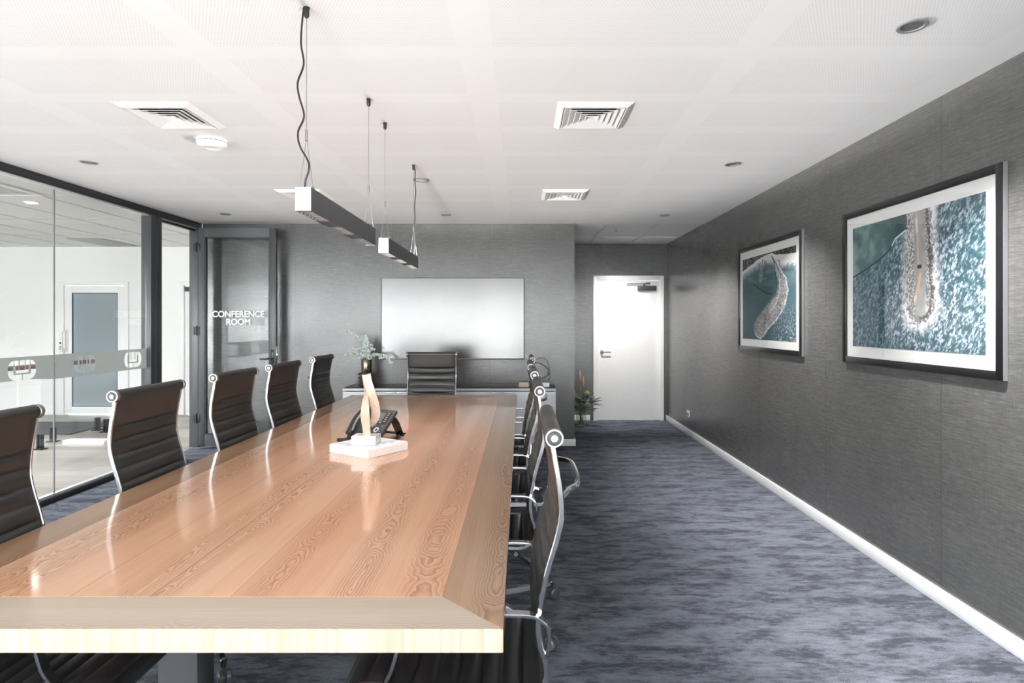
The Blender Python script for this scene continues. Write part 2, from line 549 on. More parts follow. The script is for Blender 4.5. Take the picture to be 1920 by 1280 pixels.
# window wall behind the camera: bulkhead, sill wall, framed panes
def facade(n, x0, x1, count, head):
    w = struct(f'window_{n}', loc=((x0 + x1) / 2, YW - .06, 0))
    b = NB()
    box(b, x0, x1, YW - .12, YW, 0, .18); box(b, x0, x1, YW - .12, YW, head, 2.75)
    obj('wall_panel', b, MAT['whitewall'], w)
    f = NB(); step = (x1 - x0) / count
    for i in range(count + 1):
        x = x0 + i * step; box(f, x - .03, x + .03, YW - .10, YW - .02, .18, head, .003)
    for z in (.21, 2.05, head - .03): box(f, x0, x1, YW - .09, YW - .03, z - .03, z + .03, .003)
    obj('window_frame', f, MAT['greyalu'], w)
    for i in range(count):
        obj('pane', bx(x0 + i * step + .03, x0 + (i + 1) * step - .03, YW - .064, YW - .056, .24, head - .06), MAT['glass'], w)
facade(2, XL, XR, 5, 2.5)
facade(3, LX, XL, 5, 2.5)
def curtain(x0, x1, label, amp=.055):
    b = NB(); n = int((x1 - x0) / .012); rows = []
    cols = []
    for i in range(n + 1):
        x = x0 + (x1 - x0) * i / n
        ph = x * 44 + 1.3 * math.sin(x * 7.1)
        yy = YW + .17 + amp * math.sin(ph) * (.7 + .3 * math.sin(x * 3.3))
        cols.append((x, yy))
    front = [[(x, y, z) for x, y in cols] for z in (.03, 1.3, 2.52)]
    ring_sweep(b, front, closed_ring=False, cap=False)
    o = tag(obj('sheer_curtain', b, MAT['sheer']), label, 'curtain', 'sheer curtains on the window wall')
    md = o.modifiers.new('thickness', 'SOLIDIFY'); md.thickness = .0015
    return o
curtain(XL + .12, -.86, 'white sheer curtain over the meeting room window, the half by the glass partition')
curtain(-.80, XR - .06, 'white sheer curtain over the meeting room window, the half by the picture wall')
curtain(LX + .1, XL - .12, 'white sheer curtain over the lobby window outside the glass partition')

# lobby shell
LD0, LD1, LDZ = -7.33, -6.145, 2.085
b = NB()
box(b, LX, LD0, LY, LY + .12, 0, 2.75); box(b, LD0, LD1, LY, LY + .12, LDZ, 2.75); box(b, LD1, -5.30, LY, LY + .12, 0, 2.75)
box(b, -5.30, -4.30, LY, LY + .12, 2.05, 2.75); box(b, -4.30, XL, LY, LY + .12, 0, 2.75)
struct('wall_lobby_end', b, MAT['whitewall'])
struct('wall_lobby_left', bx(LX - .12, LX, YW - .12, LY + .12, 0, 2.75), MAT['whitewall'])
struct('wall_lobby_side', bx(XL - .06, XL + .06, YB, LY, 0, 2.75), MAT['whitewall'])
struct('baseboard_lobby', bx(LD1 + .0, -5.36, LY - .012, LY, 0, .09, .002), MAT['white'])
struct('baseboard_lobby_left', bx(LX, LD0, LY - .012, LY, 0, .09, .002), MAT['white'])

# ------------------------------------------------------------------ glass partition (window_1) with frosted band and emblems
GX = XL
w = struct('window_1', loc=(GX, 2.0, 0))
obj('head_rail', bx(GX - .05, GX + .05, YW, YB, ZC - .062, ZC, .002), MAT['blackalu'], w)
b = NB(); box(b, GX - .030, GX + .030, YW, 5.93, ZC - .078, ZC - .062); box(b, GX - .030, GX + .030, 6.11, 6.79, ZC - .078, ZC - .062)
obj('rail_channel', b, MAT['alu'], w)
obj('sill_rail', bx(GX - .045, GX + .045, YW, 5.93, 0, .042, .002), MAT['blackalu'], w)
b = NB(); box(b, GX - .022, GX + .022, YW, 5.93, .042, .062); obj('sill_channel', b, MAT['alu'], w)
JT = [YW, .16, 2.46, 4.76, 5.93]
for i in range(4):
    obj('pane', bx(GX - .005, GX + .005, JT[i] + (.003 if i else 0), JT[i+1] - .003, .05, ZC - .07), MAT['glass'], w)
for y in (.16, 2.46, 4.76):
    obj('joint_strip', bx(GX - .006, GX + .006, y - .003, y + .003, .05, ZC - .07), MAT['trimgrey'], w)
obj('mullion', bx(GX - .05, GX + .05, 5.93, 6.02, 0, ZC - .062, .002), MAT['greyalu'], w)
b = NB(); box(b, GX - .05, GX + .05, 6.028, 6.11, 0, ZC - .062, .002); box(b, GX + .012, GX + .034, 6.11, 6.125, 0, ZC - .062)
obj('door_jamb', b, MAT['greyalu'], w)
b = NB(); box(b, GX - .05, GX + .05, 6.79, YB, 0, ZC - .062, .002)
obj('hinge_jamb', b, MAT['greyalu'], w)
obj('door_stop', bx(GX - .02, GX + .02, 6.11, 6.79, ZC - .100, ZC - .078), MAT['blackalu'], w)

def film_curve(y0, y1, z0, z1, centres):
    """flat film in the (y, z) plane with emblem openings cut out; returns a bmesh"""
    cu = bpy.data.curves.new('film', 'CURVE'); cu.dimensions = '2D'; cu.fill_mode = 'BOTH'; cu.extrude = .0004
    def poly(pts):
        sp = cu.splines.new('POLY'); sp.points.add(len(pts) - 1)
        for p, (a, c) in zip(sp.points, pts): p.co = (a, c, 0, 1)
        sp.use_cyclic_u = True
    poly([(y0, z0), (y1, z0), (y1, z1), (y0, z1)])
    W_, H_ = .125, .078
    def rr(cx, cz, pts): poly([(cx + W_ * a, cz + H_ * c) for a, c in pts])
    for cx in centres:
        cz = (z0 + z1) / 2 - .002
        # left lobe: outer rounded shape minus the arm, down to the stem
        for sgn in (1, -1):
            L = [(-.60, .96), (-.60, .55), (-.63, .50), (-.63, -.39), (-.60, -.41), (-.035, -.41), (-.035, -.96), (-.45, -.96), (-.66, -.90), (-.83, -.75), (-.94, -.52), (-1.0, -.25), (-1.0, .30), (-.94, .60), (-.83, .80), (-.72, .92)]
            pts = [(a * sgn, c) for a, c in L]
            rr(cx, cz, pts if sgn == 1 else list(reversed(pts)))
        # centre comb
        C = [(-.56, .96), (-.26, .96), (-.26, -.02), (-.19, -.02), (-.19, .96), (.19, .96), (.19, -.02), (.26, -.02), (.26, .96), (.56, .96), (.56, .52), (.46, .46), (.46, -.16), (.38, -.28), (-.38, -.28), (-.46, -.16), (-.46, .46), (-.56, .52)]
        rr(cx, cz, list(reversed(C)))
    o = bpy.data.objects.new('film_tmp', cu); COL.objects.link(o)
    bpy.context.view_layer.update()
    me = bpy.data.meshes.new_from_object(o.evaluated_get(bpy.context.evaluated_depsgraph_get()))
    bpy.data.objects.remove(o); bpy.data.curves.remove(cu)
    b = NB(); b.from_mesh(me); bpy.data.meshes.remove(me)
    for v in b.verts: v.co = Vector((GX + .0062 + v.co.z, v.co.x, v.co.y))
    return b
Z0B, Z1B = .985, 1.182
obj('frosted_band', film_curve(4.765, 5.925, Z0B, Z1B, (5.085, 5.72)), MAT['film'], w, smooth=False)
obj('frosted_band', film_curve(2.466, 4.755, Z0B, Z1B, (2.55 + .0, 3.18, 3.81, 4.45)), MAT['film'], w, smooth=False)
obj('frosted_band', film_curve(.166, 2.454, Z0B, Z1B, (.64, 1.28, 1.91)), MAT['film'], w, smooth=False)

# ------------------------------------------------------------------ open glass door (door_1)
DY0, DY1 = 6.690, 6.735
d = struct('door_1', loc=(-3.683, 6.71, 0))
x0, x1, z0, z1 = -3.683, -2.795, .035, 2.520
gx0, gx1, gz0, gz1 = -3.607, -2.872, .165, 2.418
b = NB()
box(b, x0, gx0, DY0, DY1, z0, z1, .002); box(b, gx1, x1, DY0, DY1, z0, z1, .002)
box(b, gx0, gx1, DY0 + .0005, DY1 - .0005, gz1, z1 - .0005); box(b, gx0, gx1, DY0 + .0005, DY1 - .0005, z0 + .0005, gz0)
obj('door_frame', b, MAT['greyalu'], d)
b = NB()
for q in (gx0, gx1 - .012): box(b, q, q + .012, DY0 + .006, DY1 - .006, gz0, gz1)
for q in (gz0, gz1 - .012): box(b, gx0, gx1, DY0 + .006, DY1 - .006, q, q + .012)
obj('glazing_gasket', b, MAT['blackplastic'], d)
obj('pane', bx(gx0 + .006, gx1 - .006, 6.708, 6.718, gz0 + .006, gz1 - .006), MAT['doorglass'], d)
for z in (.35, 1.35, 2.30):
    b = NB(); lathe(b, [(.011, z - .055), (.011, z + .055)], 12, (-3.70, DY0 - .004, 0)); box(b, -3.735, -3.66, DY0 - .004, DY0 + .001, z - .045, z + .045, .001)
    obj('hinge', b, MAT['blackalu'], d)
b = NB(); box(b, -2.852, -2.815, DY0 - .008, DY0, .955, 1.135, .003)
h = obj('handle_plate', b, MAT['blackalu'], d)
b = NB(); tube(b, [(-2.833, DY0 - .006, 1.03), (-2.833, DY0 - .05, 1.03)], .009, 12)
tube(b, smooth_path([(-2.826, DY0 - .05, 1.03), (-2.87, DY0 - .052, 1.03), (-2.955, DY0 - .048, 1.028)], 6), .0095, 12)
obj('handle', b, MAT['blackalu'], d)
b = NB(); box(b, x1 - .001, x1 + .004, DY0 + .008, DY1 - .008, .98, 1.17, .001); box(b, x1 + .002, x1 + .014, DY0 + .014, DY1 - .014, 1.06, 1.09, .002)
obj('latch', b, MAT['chrome'], d)
def text_mesh(s, size, x, y, z, extrude=.0020, bold=.0, spacing=1.0):
    cu = bpy.data.curves.new('t', 'FONT'); cu.body = s; cu.size = size; cu.align_x = 'CENTER'; cu.extrude = extrude; cu.offset = bold; cu.space_character = spacing
    o = bpy.data.objects.new('t', cu); COL.objects.link(o); bpy.context.view_layer.update()
    me = bpy.data.meshes.new_from_object(o.evaluated_get(bpy.context.evaluated_depsgraph_get()))
    bpy.data.objects.remove(o); bpy.data.curves.remove(cu)
    b = NB(); b.from_mesh(me); bpy.data.meshes.remove(me)
    for v in b.verts: v.co = Vector((x + v.co.x, y - v.co.z, z + v.co.y))
    return b
b = text_mesh('CONFERENCE', .098, -3.232, 6.7055, 1.507, bold=.0032)
xs = [v.co.x for v in b.verts]; k = .60 / (max(xs) - min(xs))
for v in b.verts: v.co.x = -3.232 + (v.co.x + 3.232) * k
obj('lettering', b, MAT['white'], d, smooth=False)
b = text_mesh('ROOM', .098, -3.232, 6.7055, 1.418, bold=.0032)
for v in b.verts: v.co.x = -3.232 + (v.co.x + 3.232) * k
obj('lettering', b, MAT['white'], d, smooth=False)

# ------------------------------------------------------------------ white alcove door (door_2)
d = struct('door_2', loc=(1.585, YD, 0))
b = NB()
box(b, DX0 - .02, DX0 + .045, YD - .02, YD + .10, 0, DZ + .02, .003); box(b, DX1 - .045, DX1 + .02, YD - .02, YD + .10, 0, DZ + .02, .003)
box(b, DX0 + .045, DX1 - .045, YD - .02, YD + .10, DZ - .045, DZ + .02, .003)
obj('door_frame', b, MAT['white'], d)
obj('door_leaf', bx(DX0 + .048, DX1 - .048, YD + .012, YD + .052, .008, DZ - .048, .002), MAT['white'], d)
b = NB(); lathe(b, [(.0, YD - .004), (.026, YD - .004), (.026, YD + .012)], 20, (0, 0, 0), 'Y')
for v in b.verts: v.co.x += DX0 + .11; v.co.z += 1.01
tube(b, [(DX0 + .11, YD, 1.01), (DX0 + .11, YD - .045, 1.01)], .009, 12)
tube(b, smooth_path([(DX0 + .105, YD - .045, 1.01), (DX0 + .15, YD - .048, 1.01), (DX0 + .235, YD - .046, 1.01)], 5), .0095, 12)
obj('handle', b, MAT['trimgrey'], d)
c = obj('door_closer', bx(DX1 - .365, DX1 - .095, YD - .045, YD + .012, 1.915, 1.985, .004), MAT['greyplastic'], d)
b = NB(); tube(b, [(DX1 - .27, YD - .02, 1.985), (DX1 - .27, YD - .02, 2.012)], .012, 10)
strip(b, [(DX1 - .19, YD - .022, 2.022), (DX1 - .53, YD - .03, 2.012)], (0, 1, 0), .018, .010)
box(b, DX1 - .245, DX1 - .185, YD - .035, YD + .0, 2.012, 2.032, .002)
obj('closer_arm', b, MAT['greyplastic'], d)

# ------------------------------------------------------------------ lobby doors
d = struct('door_3', loc=(-6.8, LY, 0))
b = NB()
box(b, LD0 + .07, LD0 + .175, LY - .03, LY + .10, 0, LDZ, .003); box(b, LD0, LD0 + .07, LY - .005, LY + .10, 0, LDZ, .003); box(b, LD1 - .06, LD1, LY - .03, LY + .10, 0, LDZ, .003); box(b, LD0 + .175, LD1 - .06, LY - .03, LY + .10, LDZ - .06, LDZ, .003)
obj('door_frame', b, MAT['white'], d)
ax0, ax1 = LD0 + .180, LD1 - .065
b = NB()
box(b, ax0, ax0 + .11, LY - .01, LY + .035, .02, LDZ - .065, .002); box(b, ax1 - .11, ax1, LY - .01, LY + .035, .02, LDZ - .065, .002)
box(b, ax0 + .11, ax1 - .11, LY - .01, LY + .035, LDZ - .175, LDZ - .065, .002); box(b, ax0 + .11, ax1 - .11, LY - .01, LY + .035, .02, .125, .002)
obj('door_leaf', b, MAT['white'], d)
b = NB()
for q in (ax0 + .11, ax1 - .122): box(b, q, q + .012, LY - .004, LY + .008, .125, LDZ - .175)
for q in (.125, LDZ - .187): box(b, ax0 + .122, ax1 - .122, LY - .004, LY + .008, q, q + .012)
obj('glazing_gasket', b, MAT['greyplastic'], d)
obj('pane', bx(ax0 + .11, ax1 - .11, LY + .008, LY + .018, .125, LDZ - .175), MAT['frosted'], d)
b = NB(); box(b, ax0 + .012, ax0 + .058, LY - .022, LY - .010, .98, 1.34, .003)
tube(b, smooth_path([(ax0 + .045, LY - .02, 1.02), (ax0 + .045, LY - .07, 1.05), (ax0 + .045, LY - .07, 1.28), (ax0 + .045, LY - .02, 1.31)], 5), .010, 10)
obj('handle', b, MAT['alu'], d)
obj('pane_backing', bx(ax0 + .05, ax1 - .05, LY + .06, LY + .08, .1, LDZ - .10), simple('teal_grey_room_beyond', (.56, .60, .62), .7), d)
LK = LD0 + .088
k = thing('door_keypad', 'small white intercom keypad with a black dot beside the lobby door', 'keypad', (LK + .05, LY - .03, 1.14))
obj('case', bx(LK + .022, LK + .082, LY - .046, LY - .030, .98, 1.30, .004), MAT['whiteplastic'], k)
b = NB(); lathe(b, [(0, LY - .050), (.014, LY - .050), (.014, LY - .046)], 16, (0, 0, 0), 'Y')
for v in b.verts: v.co.x += LK + .052; v.co.z += 1.125
obj('lens', b, MAT['blackplastic'], k)
b = NB()
for i in range(3):
    for j in range(2): box(b, LK + .036 + j * .018, LK + .048 + j * .018, LY - .049, LY - .046, 1.02 + i * .022, 1.035 + i * .022)
obj('buttons', b, MAT['trimgrey'], k)
d = struct('door_4', loc=(-4.8, LY, 0))
b = NB(); box(b, -5.36, -5.28, LY - .02, LY + .10, 0, 2.09, .003); box(b, -4.32, -4.24, LY - .02, LY + .10, 0, 2.09, .003); box(b, -5.28, -4.32, LY - .02, LY + .10, 2.03, 2.09, .003)
obj('door_frame', b, MAT['white'], d)
obj('door_leaf', bx(-5.275, -4.325, LY + .01, LY + .05, .01, 2.025, .002), MAT['white'], d)
obj('door_closer', bx(-5.25, -4.98, LY - .05, LY + .01, 1.93, 2.0, .004), MAT['greyplastic'], d)

# ------------------------------------------------------------------ lobby: balustrade, plinth, mat, lights
def balustrade(x, y0, y1, spig, rail, label):
    t = thing('glass_balustrade', label, 'balustrade', (x, (y0 + y1) / 2, 0), 'glass balustrades in the lobby')
    obj('glass_panel', bx(x - .006, x + .006, y0, y1, .06, .96), MAT['glass'], t)
    for s in spig:
        b = NB(); box(b, x - .055, x + .055, s - .05, s + .05, 0, .012, .003); box(b, x - .026, x - .007, s - .026, s + .026, .012, .17, .003)
        box(b, x + .007, x + .026, s - .026, s + .026, .012, .17, .003)
        obj('spigot', b, MAT['blackalu'], t)
    if rail: obj('handrail', bx(x - .03, x + .03, y0 - .02, y1 + .02, .925, .975, .006), MAT['timber'], t)
    return t
balustrade(-5.475, 6.40, 7.90, (6.68, 7.74), True, 'frameless glass balustrade with timber handrail, nearer the partition')
balustrade(-5.475, 4.60, 6.36, (4.9, 6.05), True, 'frameless glass balustrade with timber handrail at the far left of the photo')
balustrade(-5.68, 6.95, 8.05, (7.12, 7.87), False, 'frameless glass balustrade on black spigots without a rail, toward the lobby door')
tag(obj('floor_plinth', bx(-5.42, -4.93, 6.93, 7.06, 0, .05, .004), MAT['white']), 'low white plinth strip lying on the timber lobby floor', 'plinth')
tag(obj('entrance_mat', bx(-7.2, -5.8, 7.55, 8.5, 0, .010, .003), MAT['rug']), 'dark woven mat on the lobby floor beyond the balustrade', 'mat')
def spot(name, loc, power, size=2.4, blend=.9, col=(1, .97, .93), radius=.08):
    l = bpy.data.lights.new(name, 'SPOT'); l.energy = power; l.spot_size = size; l.spot_blend = blend; l.shadow_soft_size = radius; l.color = col
    o = bpy.data.objects.new(name, l); COL.objects.link(o); o.location = loc
    return o
def downlight(x, y, zc, label, r=.055, lit=False, group='recessed downlights', face='lens'):
    t = thing('recessed_downlight', label, 'downlight', (x, y, zc), group)
    b = NB(); lathe(b, [(r, zc - .0005), (r, zc - .004), (r * .94, zc - .007), (r * .74, zc - .006), (r * .70, zc - .0005)], 32, (x, y, 0), cap=False)
    obj('trim_ring', b, MAT['trimgrey'] if not lit else MAT['white'], t)
    b = NB(); lathe(b, [(0.001, zc - .003), (r * .70, zc - .003), (r * .70, zc - .0005)], 28, (x, y, 0))
    obj('lens', b, MAT['glow'] if lit else MAT[face], t)
    return t
downlight(-4.84, 5.8, 2.63, 'lit white downlight in the lobby ceiling beyond the glass', .07, True)
downlight(-6.9, 6.9, 2.63, 'added lit white downlight, out of view, in the lobby ceiling toward the frosted door', .07, True)  # fixture added out of view for a lobby fill lamp
for p in ((-4.84, 5.8), (-6.9, 6.9), (-4.84, 3.0), (-6.9, 3.4)): spot('lobby_lamp_and_fill', (p[0], p[1], 2.60), 120, col=(.97, .98, 1.0))  # first belongs to a visible lit downlight; other three added to brighten the lobby

# ------------------------------------------------------------------ ceiling fittings of the conference room
for x, y, lb in ((-3.12, 4.24, 'grey recessed downlight above the glass partition, left of the near square vent'),
                 (1.527, 2.29, 'large-looking grey downlight nearest the camera, above the bigger framed picture'),
                 (1.54, 4.28, 'grey downlight in the ceiling near the picture wall, level with the smaller framed picture'),
                 (1.545, 6.32, 'small grey downlight in the ceiling just before the white door alcove'),
                 (-.806, 6.29, 'small grey downlight in the ceiling above the television'),
                 (-3.15, 6.25, 'small grey downlight in the ceiling in front of the open glass door')):
    downlight(x, y, ZC, lb)
downlight(-.81, 4.76, ZC, 'round grey ceiling ring with pale centre behind the far pendant cable', .068, face='whiteplastic')
downlight(1.23, 7.38, ZC, 'small white downlight in the tiled ceiling before the white door', .05, face='whiteplastic')

def vent(x, y, label):
    t = thing('ceiling_vent', label, 'vent', (x, y, ZC), 'square ceiling diffusers')
    h = .202
    def sq(r, z): return [(x - r, y - r, z), (x + r, y - r, z), (x + r, y + r, z), (x - r, y + r, z)]
    b = NB(); ring_sweep(b, [sq(h, ZC - .0005), sq(h, ZC - .003), sq(h - .030, ZC - .020), sq(h - .036, ZC - .019), sq(h - .034, ZC - .0005)], cap=False)
    obj('flange', b, MAT['whiteplastic'], t, angle=20)
    for i in range(5):
        r1 = h - .040 - i * .031; r0 = max(.006, r1 - .040)
        b = NB(); ring_sweep(b, [sq(r0, ZC - .002), sq(r1, ZC - .019 - .0 * i), sq(r1 - .003, ZC - .0205), sq(max(.003, r0 - .003), ZC - .004)], cap=False, loop=True)
        obj('louvre', b, MAT['whiteplastic'], t, angle=20)
    obj('duct_shade_plate', bx(x - h + .034, x + h - .034, y - h + .034, y + h - .034, ZC - .0015, ZC - .0004), MAT['deepgrey'], t)
    return t
vent(-1.95, 3.28, 'square white ceiling vent beside the smoke detector, nearer the camera')
vent(.395, 3.28, 'square white ceiling vent over the walkway, the larger and nearer of two there')
vent(.39, 5.30, 'square white ceiling vent over the walkway, farther one toward the television wall')
vent(-1.95, 5.30, 'square white ceiling vent partly hidden behind the near pendant light')
v = thing('return_grille', 'grey flat return air grille in the lobby ceiling', 'grille', (-6.15, 8.65, 2.63))
obj('grille_panel', bx(-6.4, -5.9, 8.25, 9.08, 2.618, 2.6255, .002), MAT['panelgrey'], v)
v = thing('lobby_vent', 'slatted dark vent in the lobby ceiling at the left edge of the photo', 'vent', (-4.78, 5.2, 2.63))
b = NB(); box(b, -5.1, -4.42, 4.98, 5.02, 2.612, 2.6255); box(b, -5.1, -4.42, 5.40, 5.44, 2.612, 2.6255); box(b, -5.1, -5.06, 5.02, 5.40, 2.612, 2.6255); box(b, -4.46, -4.42, 5.02, 5.40, 2.612, 2.6255)
obj('vent_frame', b, MAT['whiteplastic'], v)
b = NB()
for i in range(9): box(b, -5.06, -4.46, 5.03 + i * .041, 5.045 + i * .041, 2.614, 2.624)
obj('slats', b, MAT['panelgrey'], v)
obj('duct_shade_plate', bx(-5.06, -4.46, 5.02, 5.40, 2.6240, 2.6255), MAT['deepgrey'], v)

sd = thing('smoke_detector', 'round white smoke detector on the ceiling beside the square vent', 'detector', (-1.96, 3.72, ZC))
b = NB(); lathe(b, [(.088, ZC - .0005), (.090, ZC - .014), (.074, ZC - .0165)], 40, (-1.96, 3.72, 0)); obj('base', b, MAT['whiteplastic'], sd)
b = NB(); lathe(b, [(.074, ZC - .016), (.088, ZC - .020), (.090, ZC - .028), (.080, ZC - .044), (.052, ZC - .053), (.048, ZC - .051), (.001, ZC - .051)], 40, (-1.96, 3.72, 0)); obj('cover', b, MAT['whiteplastic'], sd)
b = NB()
for i in range(16):
    a = 2 * PI * i / 16
    q = NB(); box(q, .072, .080, -.010, .010, ZC - .020, ZC - .0145)
    q.transform(Matrix.Translation((-1.96, 3.72, 0)) @ Matrix.Rotation(a, 4, 'Z'))
    me = bpy.data.meshes.new('q'); q.to_mesh(me); q.free(); b.from_mesh(me); bpy.data.meshes.remove(me)
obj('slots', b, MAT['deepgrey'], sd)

# ------------------------------------------------------------------ pendant lights
def pendant(y0, y1, zt, zb, near_cord, label):
    cx = -.79; hw = .0285
    t = thing('linear_pendant_light', label, 'pendant light', (cx, (y0 + y1) / 2, ZC), 'linear pendants over the table')
    b = NB()
    box(b, cx - hw, cx - hw + .003, y0 + .003, y1 - .003, zb, zt); box(b, cx + hw - .003, cx + hw, y0 + .003, y1 - .003, zb, zt)
    box(b, cx - hw + .003, cx + hw - .003, y0 + .003, y1 - .003, zt - .006, zt)
    obj('housing', b, MAT['greyalu'], t)
    for ya, yb in ((y0, y0 + .003), (y1 - .003, y1)):
        c = obj('end_cap', bx(cx - hw, cx + hw, ya, yb, zb, zt, .0006), MAT['alu'], t)
        for sx in (-1, 1):
            for zz in (zt - .008, zb + .008):
                b = NB()
                yy = ya - .001 if ya == y0 else yb + .001
                box(b, cx + sx * (hw - .006) - .0018, cx + sx * (hw - .006) + .0018, min(yy, ya), max(yy, yb), zz - .0018, zz + .0018)
                obj('screw', b, MAT['trimgrey'], c)
    L = y1 - y0; g = L * .235
    spans = [(y0 + .012, y0 + .012 + g), (y0 + L / 2 - g / 2, y0 + L / 2 + g / 2), (y1 - .012 - g, y1 - .012)]
    for a, c_ in spans:
        n = 6
        for i in range(n):
            b = NB(); yy = a + (c_ - a) * (i + .5) / n
            ring_sweep(b, [[(cx - hw + .004, yy - .003, zb + .001), (cx - hw + .004, yy + .003, zb + .001), (cx - hw + .004, yy + .010, zb + .020), (cx - hw + .004, yy + .004, zb + .020)],
                           [(cx + hw - .004, yy - .003, zb + .001), (cx + hw - .004, yy + .003, zb + .001), (cx + hw - .004, yy + .010, zb + .020), (cx + hw - .004, yy + .004, zb + .020)]])
            obj('louvre', b, MAT['louvre_tint'], t)
        obj('reflector', bx(cx - hw + .003, cx + hw - .003, a, c_, zb + .022, zb + .024), MAT['louvre_tint'], t)
    edges = [y0 + .003] + [q for s_ in spans for q in s_] + [y1 - .003]
    for i in range(0, len(edges), 2): obj('cover_plate', bx(cx - hw + .003, cx + hw - .003, edges[i], edges[i+1], zb + .001, zb + .004), MAT['steel'], t)
    for k, yy in enumerate((y0 + .035, y1 - .035)):
        b = NB(); vz = zt + .19
        tube(b, [(cx, yy, vz), (cx, yy, ZC - .03)], .0011, 6)
        for sx in (-1, 1): tube(b, [(cx, yy, vz), (cx + sx * (hw - .004), yy, zt + .004)], .0009, 6)
        wobj = obj('suspension_wire', b, MAT['wire'], t)
        b = NB(); lathe(b, [(.0055, vz - .012), (.0055, vz + .028)], 12, (cx, yy, 0))
        obj('wire_gripper', b, MAT['chrome'], wobj)
        for sx in (-1, 1):
            b = NB(); lathe(b, [(.005, zt), (.005, zt + .006), (.003, zt + .010)], 10, (cx + sx * (hw - .004), yy, 0))
            obj('wire_anchor', b, MAT['chrome'], wobj)
        b = NB(); lathe(b, [(.012, ZC - .0005), (.012, ZC - .004), (.010, ZC - .006), (.010, ZC - .030), (.006, ZC - .038), (.001, ZC - .038)], 16, (cx, yy, 0))
        obj('ceiling_cup', b, MAT['blackplastic'], t)
        b = NB(); tube(b, smooth_path([(cx, yy, ZC - .010), (cx + .018 * (1 if k else -1), yy - .01, ZC - .006), (cx + .026 * (1 if k else -1), yy, ZC - .012)], 5), .0010, 6)
        obj('wire_tail', b, MAT['trimgrey'], t)
    b = NB()
    if near_cord:
        yy = y0 + .032
        # (sideways offset, height) of the wavy flex
        P = [(-.004, 2.590), (-.010, 2.52), (-.012, 2.455), (-.004, 2.385), (-.022, 2.315), (-.018, 2.265), (-.003, 2.195), (-.021, 2.135), (-.016, 2.085), (.012, 2.03), (.015, 1.995), (.003, 1.962), (0.0, zt - .004)]
        pts = [(cx + a * 1.05, yy - .012 - abs(a) * .4, z) for a, z in P]
    else:
        yy = y1 - .035
        P = [(.004, 2.59), (.014, 2.55), (.012, 2.48), (.018, 2.40), (.010, 2.30), (.012, 2.20), (.006, 2.10), (.010, 2.02), (.004, zt - .004)]
        pts = [(cx + a, yy - .008, z) for a, z in P]
    tube(b, smooth_path(pts, 8), .0036, 8)
    obj('power_cord', b, MAT['blackplastic'], t)
    return t
UP = .062
def add_ceiling_fill(y0, y1, zt, power):
    l = area('ceiling_fill', (-.79, (y0 + y1) / 2, zt + .004), (PI, 0, 0), .045, y1 - y0 - .1, power, (1, .97, .95))
    # added fill light, spread evenly over the ceiling, cut off at a shallow angle
    d = l.data; d.use_nodes = True; nt = d.node_tree
    em = next(n for n in nt.nodes if n.type == 'EMISSION')
    g = nt.nodes.new('ShaderNodeNewGeometry')
    dt = nt.nodes.new('ShaderNodeVectorMath'); dt.operation = 'DOT_PRODUCT'
    nt.links.new(g.outputs['Incoming'], dt.inputs[0]); nt.links.new(g.outputs['Normal'], dt.inputs[1])
    c = S(nt, dt.outputs['Value']).abs()
    k = c._m('MAXIMUM', .15).pow(-4.0) * c.rng(.16, .25, 0.0, 1.0, True)
    nt.links.new(k.k, em.inputs['Strength'])
    return l
add_ceiling_fill(2.125, 3.075, 1.932, UP); add_ceiling_fill(3.37, 4.345, 1.928, UP * 6.5)
def aim(o, target):
    o.rotation_euler = (Vector(target) - o.location).to_track_quat('-Z', 'Y').to_euler()
for x, y, e_, tg in ((1.527, 2.29, 185, (2.15, 2.7, .3)), (1.54, 4.28, 110, (2.15, 4.6, .0)), (1.545, 6.32, 60, (2.15, 6.0, .1)), (1.23, 7.38, 85, (1.50, 8.66, 1.0))):  # lamps added at mostly unlit downlights to brighten the side wall and door
    aim(spot('downlight_fill', (x, y, ZC - .012), e_, 1.35, 1.0, radius=.05), tg)
def add_table_fill(y0, y1, zb, power):  # fill lamps added behind the louvres to brighten the tabletop
    L = y1 - y0; g = L * .235
    for a, c_ in ((y0 + .012, y0 + .012 + g), (y0 + L / 2 - g / 2, y0 + L / 2 + g / 2), (y1 - .012 - g, y1 - .012)):
        l = area('table_fill', (-.79, (a + c_) / 2, zb + .0215), (0, 0, 0), .046, g - .01, power, (1, .97, .94))
        l.data.spread = math.radians(115)
add_table_fill(2.125, 3.075, 1.846, .30); add_table_fill(3.37, 4.345, 1.842, .75)
pendant(2.125, 3.075, 1.932, 1.846, True, 'grey linear pendant light nearer the camera with wavy black flex')
pendant(3.37, 4.345, 1.928, 1.842, False, 'grey linear pendant light farther from the camera, in front of the television')

# ------------------------------------------------------------------ conference table
TX0, TX1, TY0, TY1, TZ, TT, BW = -1.625, -.040, 1.322, 5.62, .75, .054, .158
t = thing('conference_table', 'long timber conference table with pale mitred ends and steel legs', 'table', ((TX0 + TX1) / 2, (TY0 + TY1) / 2, 0))
def slab(poly, mat, name, z0=TZ - TT, z1=TZ, bev=.0012):
    b = NB(); prism(b, poly, z0, z1)
    bmesh.ops.bevel(b, geom=b.edges[:], offset=bev, segments=1, affect='EDGES')
    return obj(name, b, mat, t)
slab([(TX0 + BW, TY0 + BW), (TX1 - BW, TY0 + BW), (TX1 - BW, TY1 - BW), (TX0 + BW, TY1 - BW)], MAT['fir'], 'centre_panel', bev=.0008)
slab([(TX0, TY0), (TX0 + BW, TY0 + BW), (TX0 + BW, TY1 - BW), (TX0, TY1)], MAT['edgewood'], 'side_border')
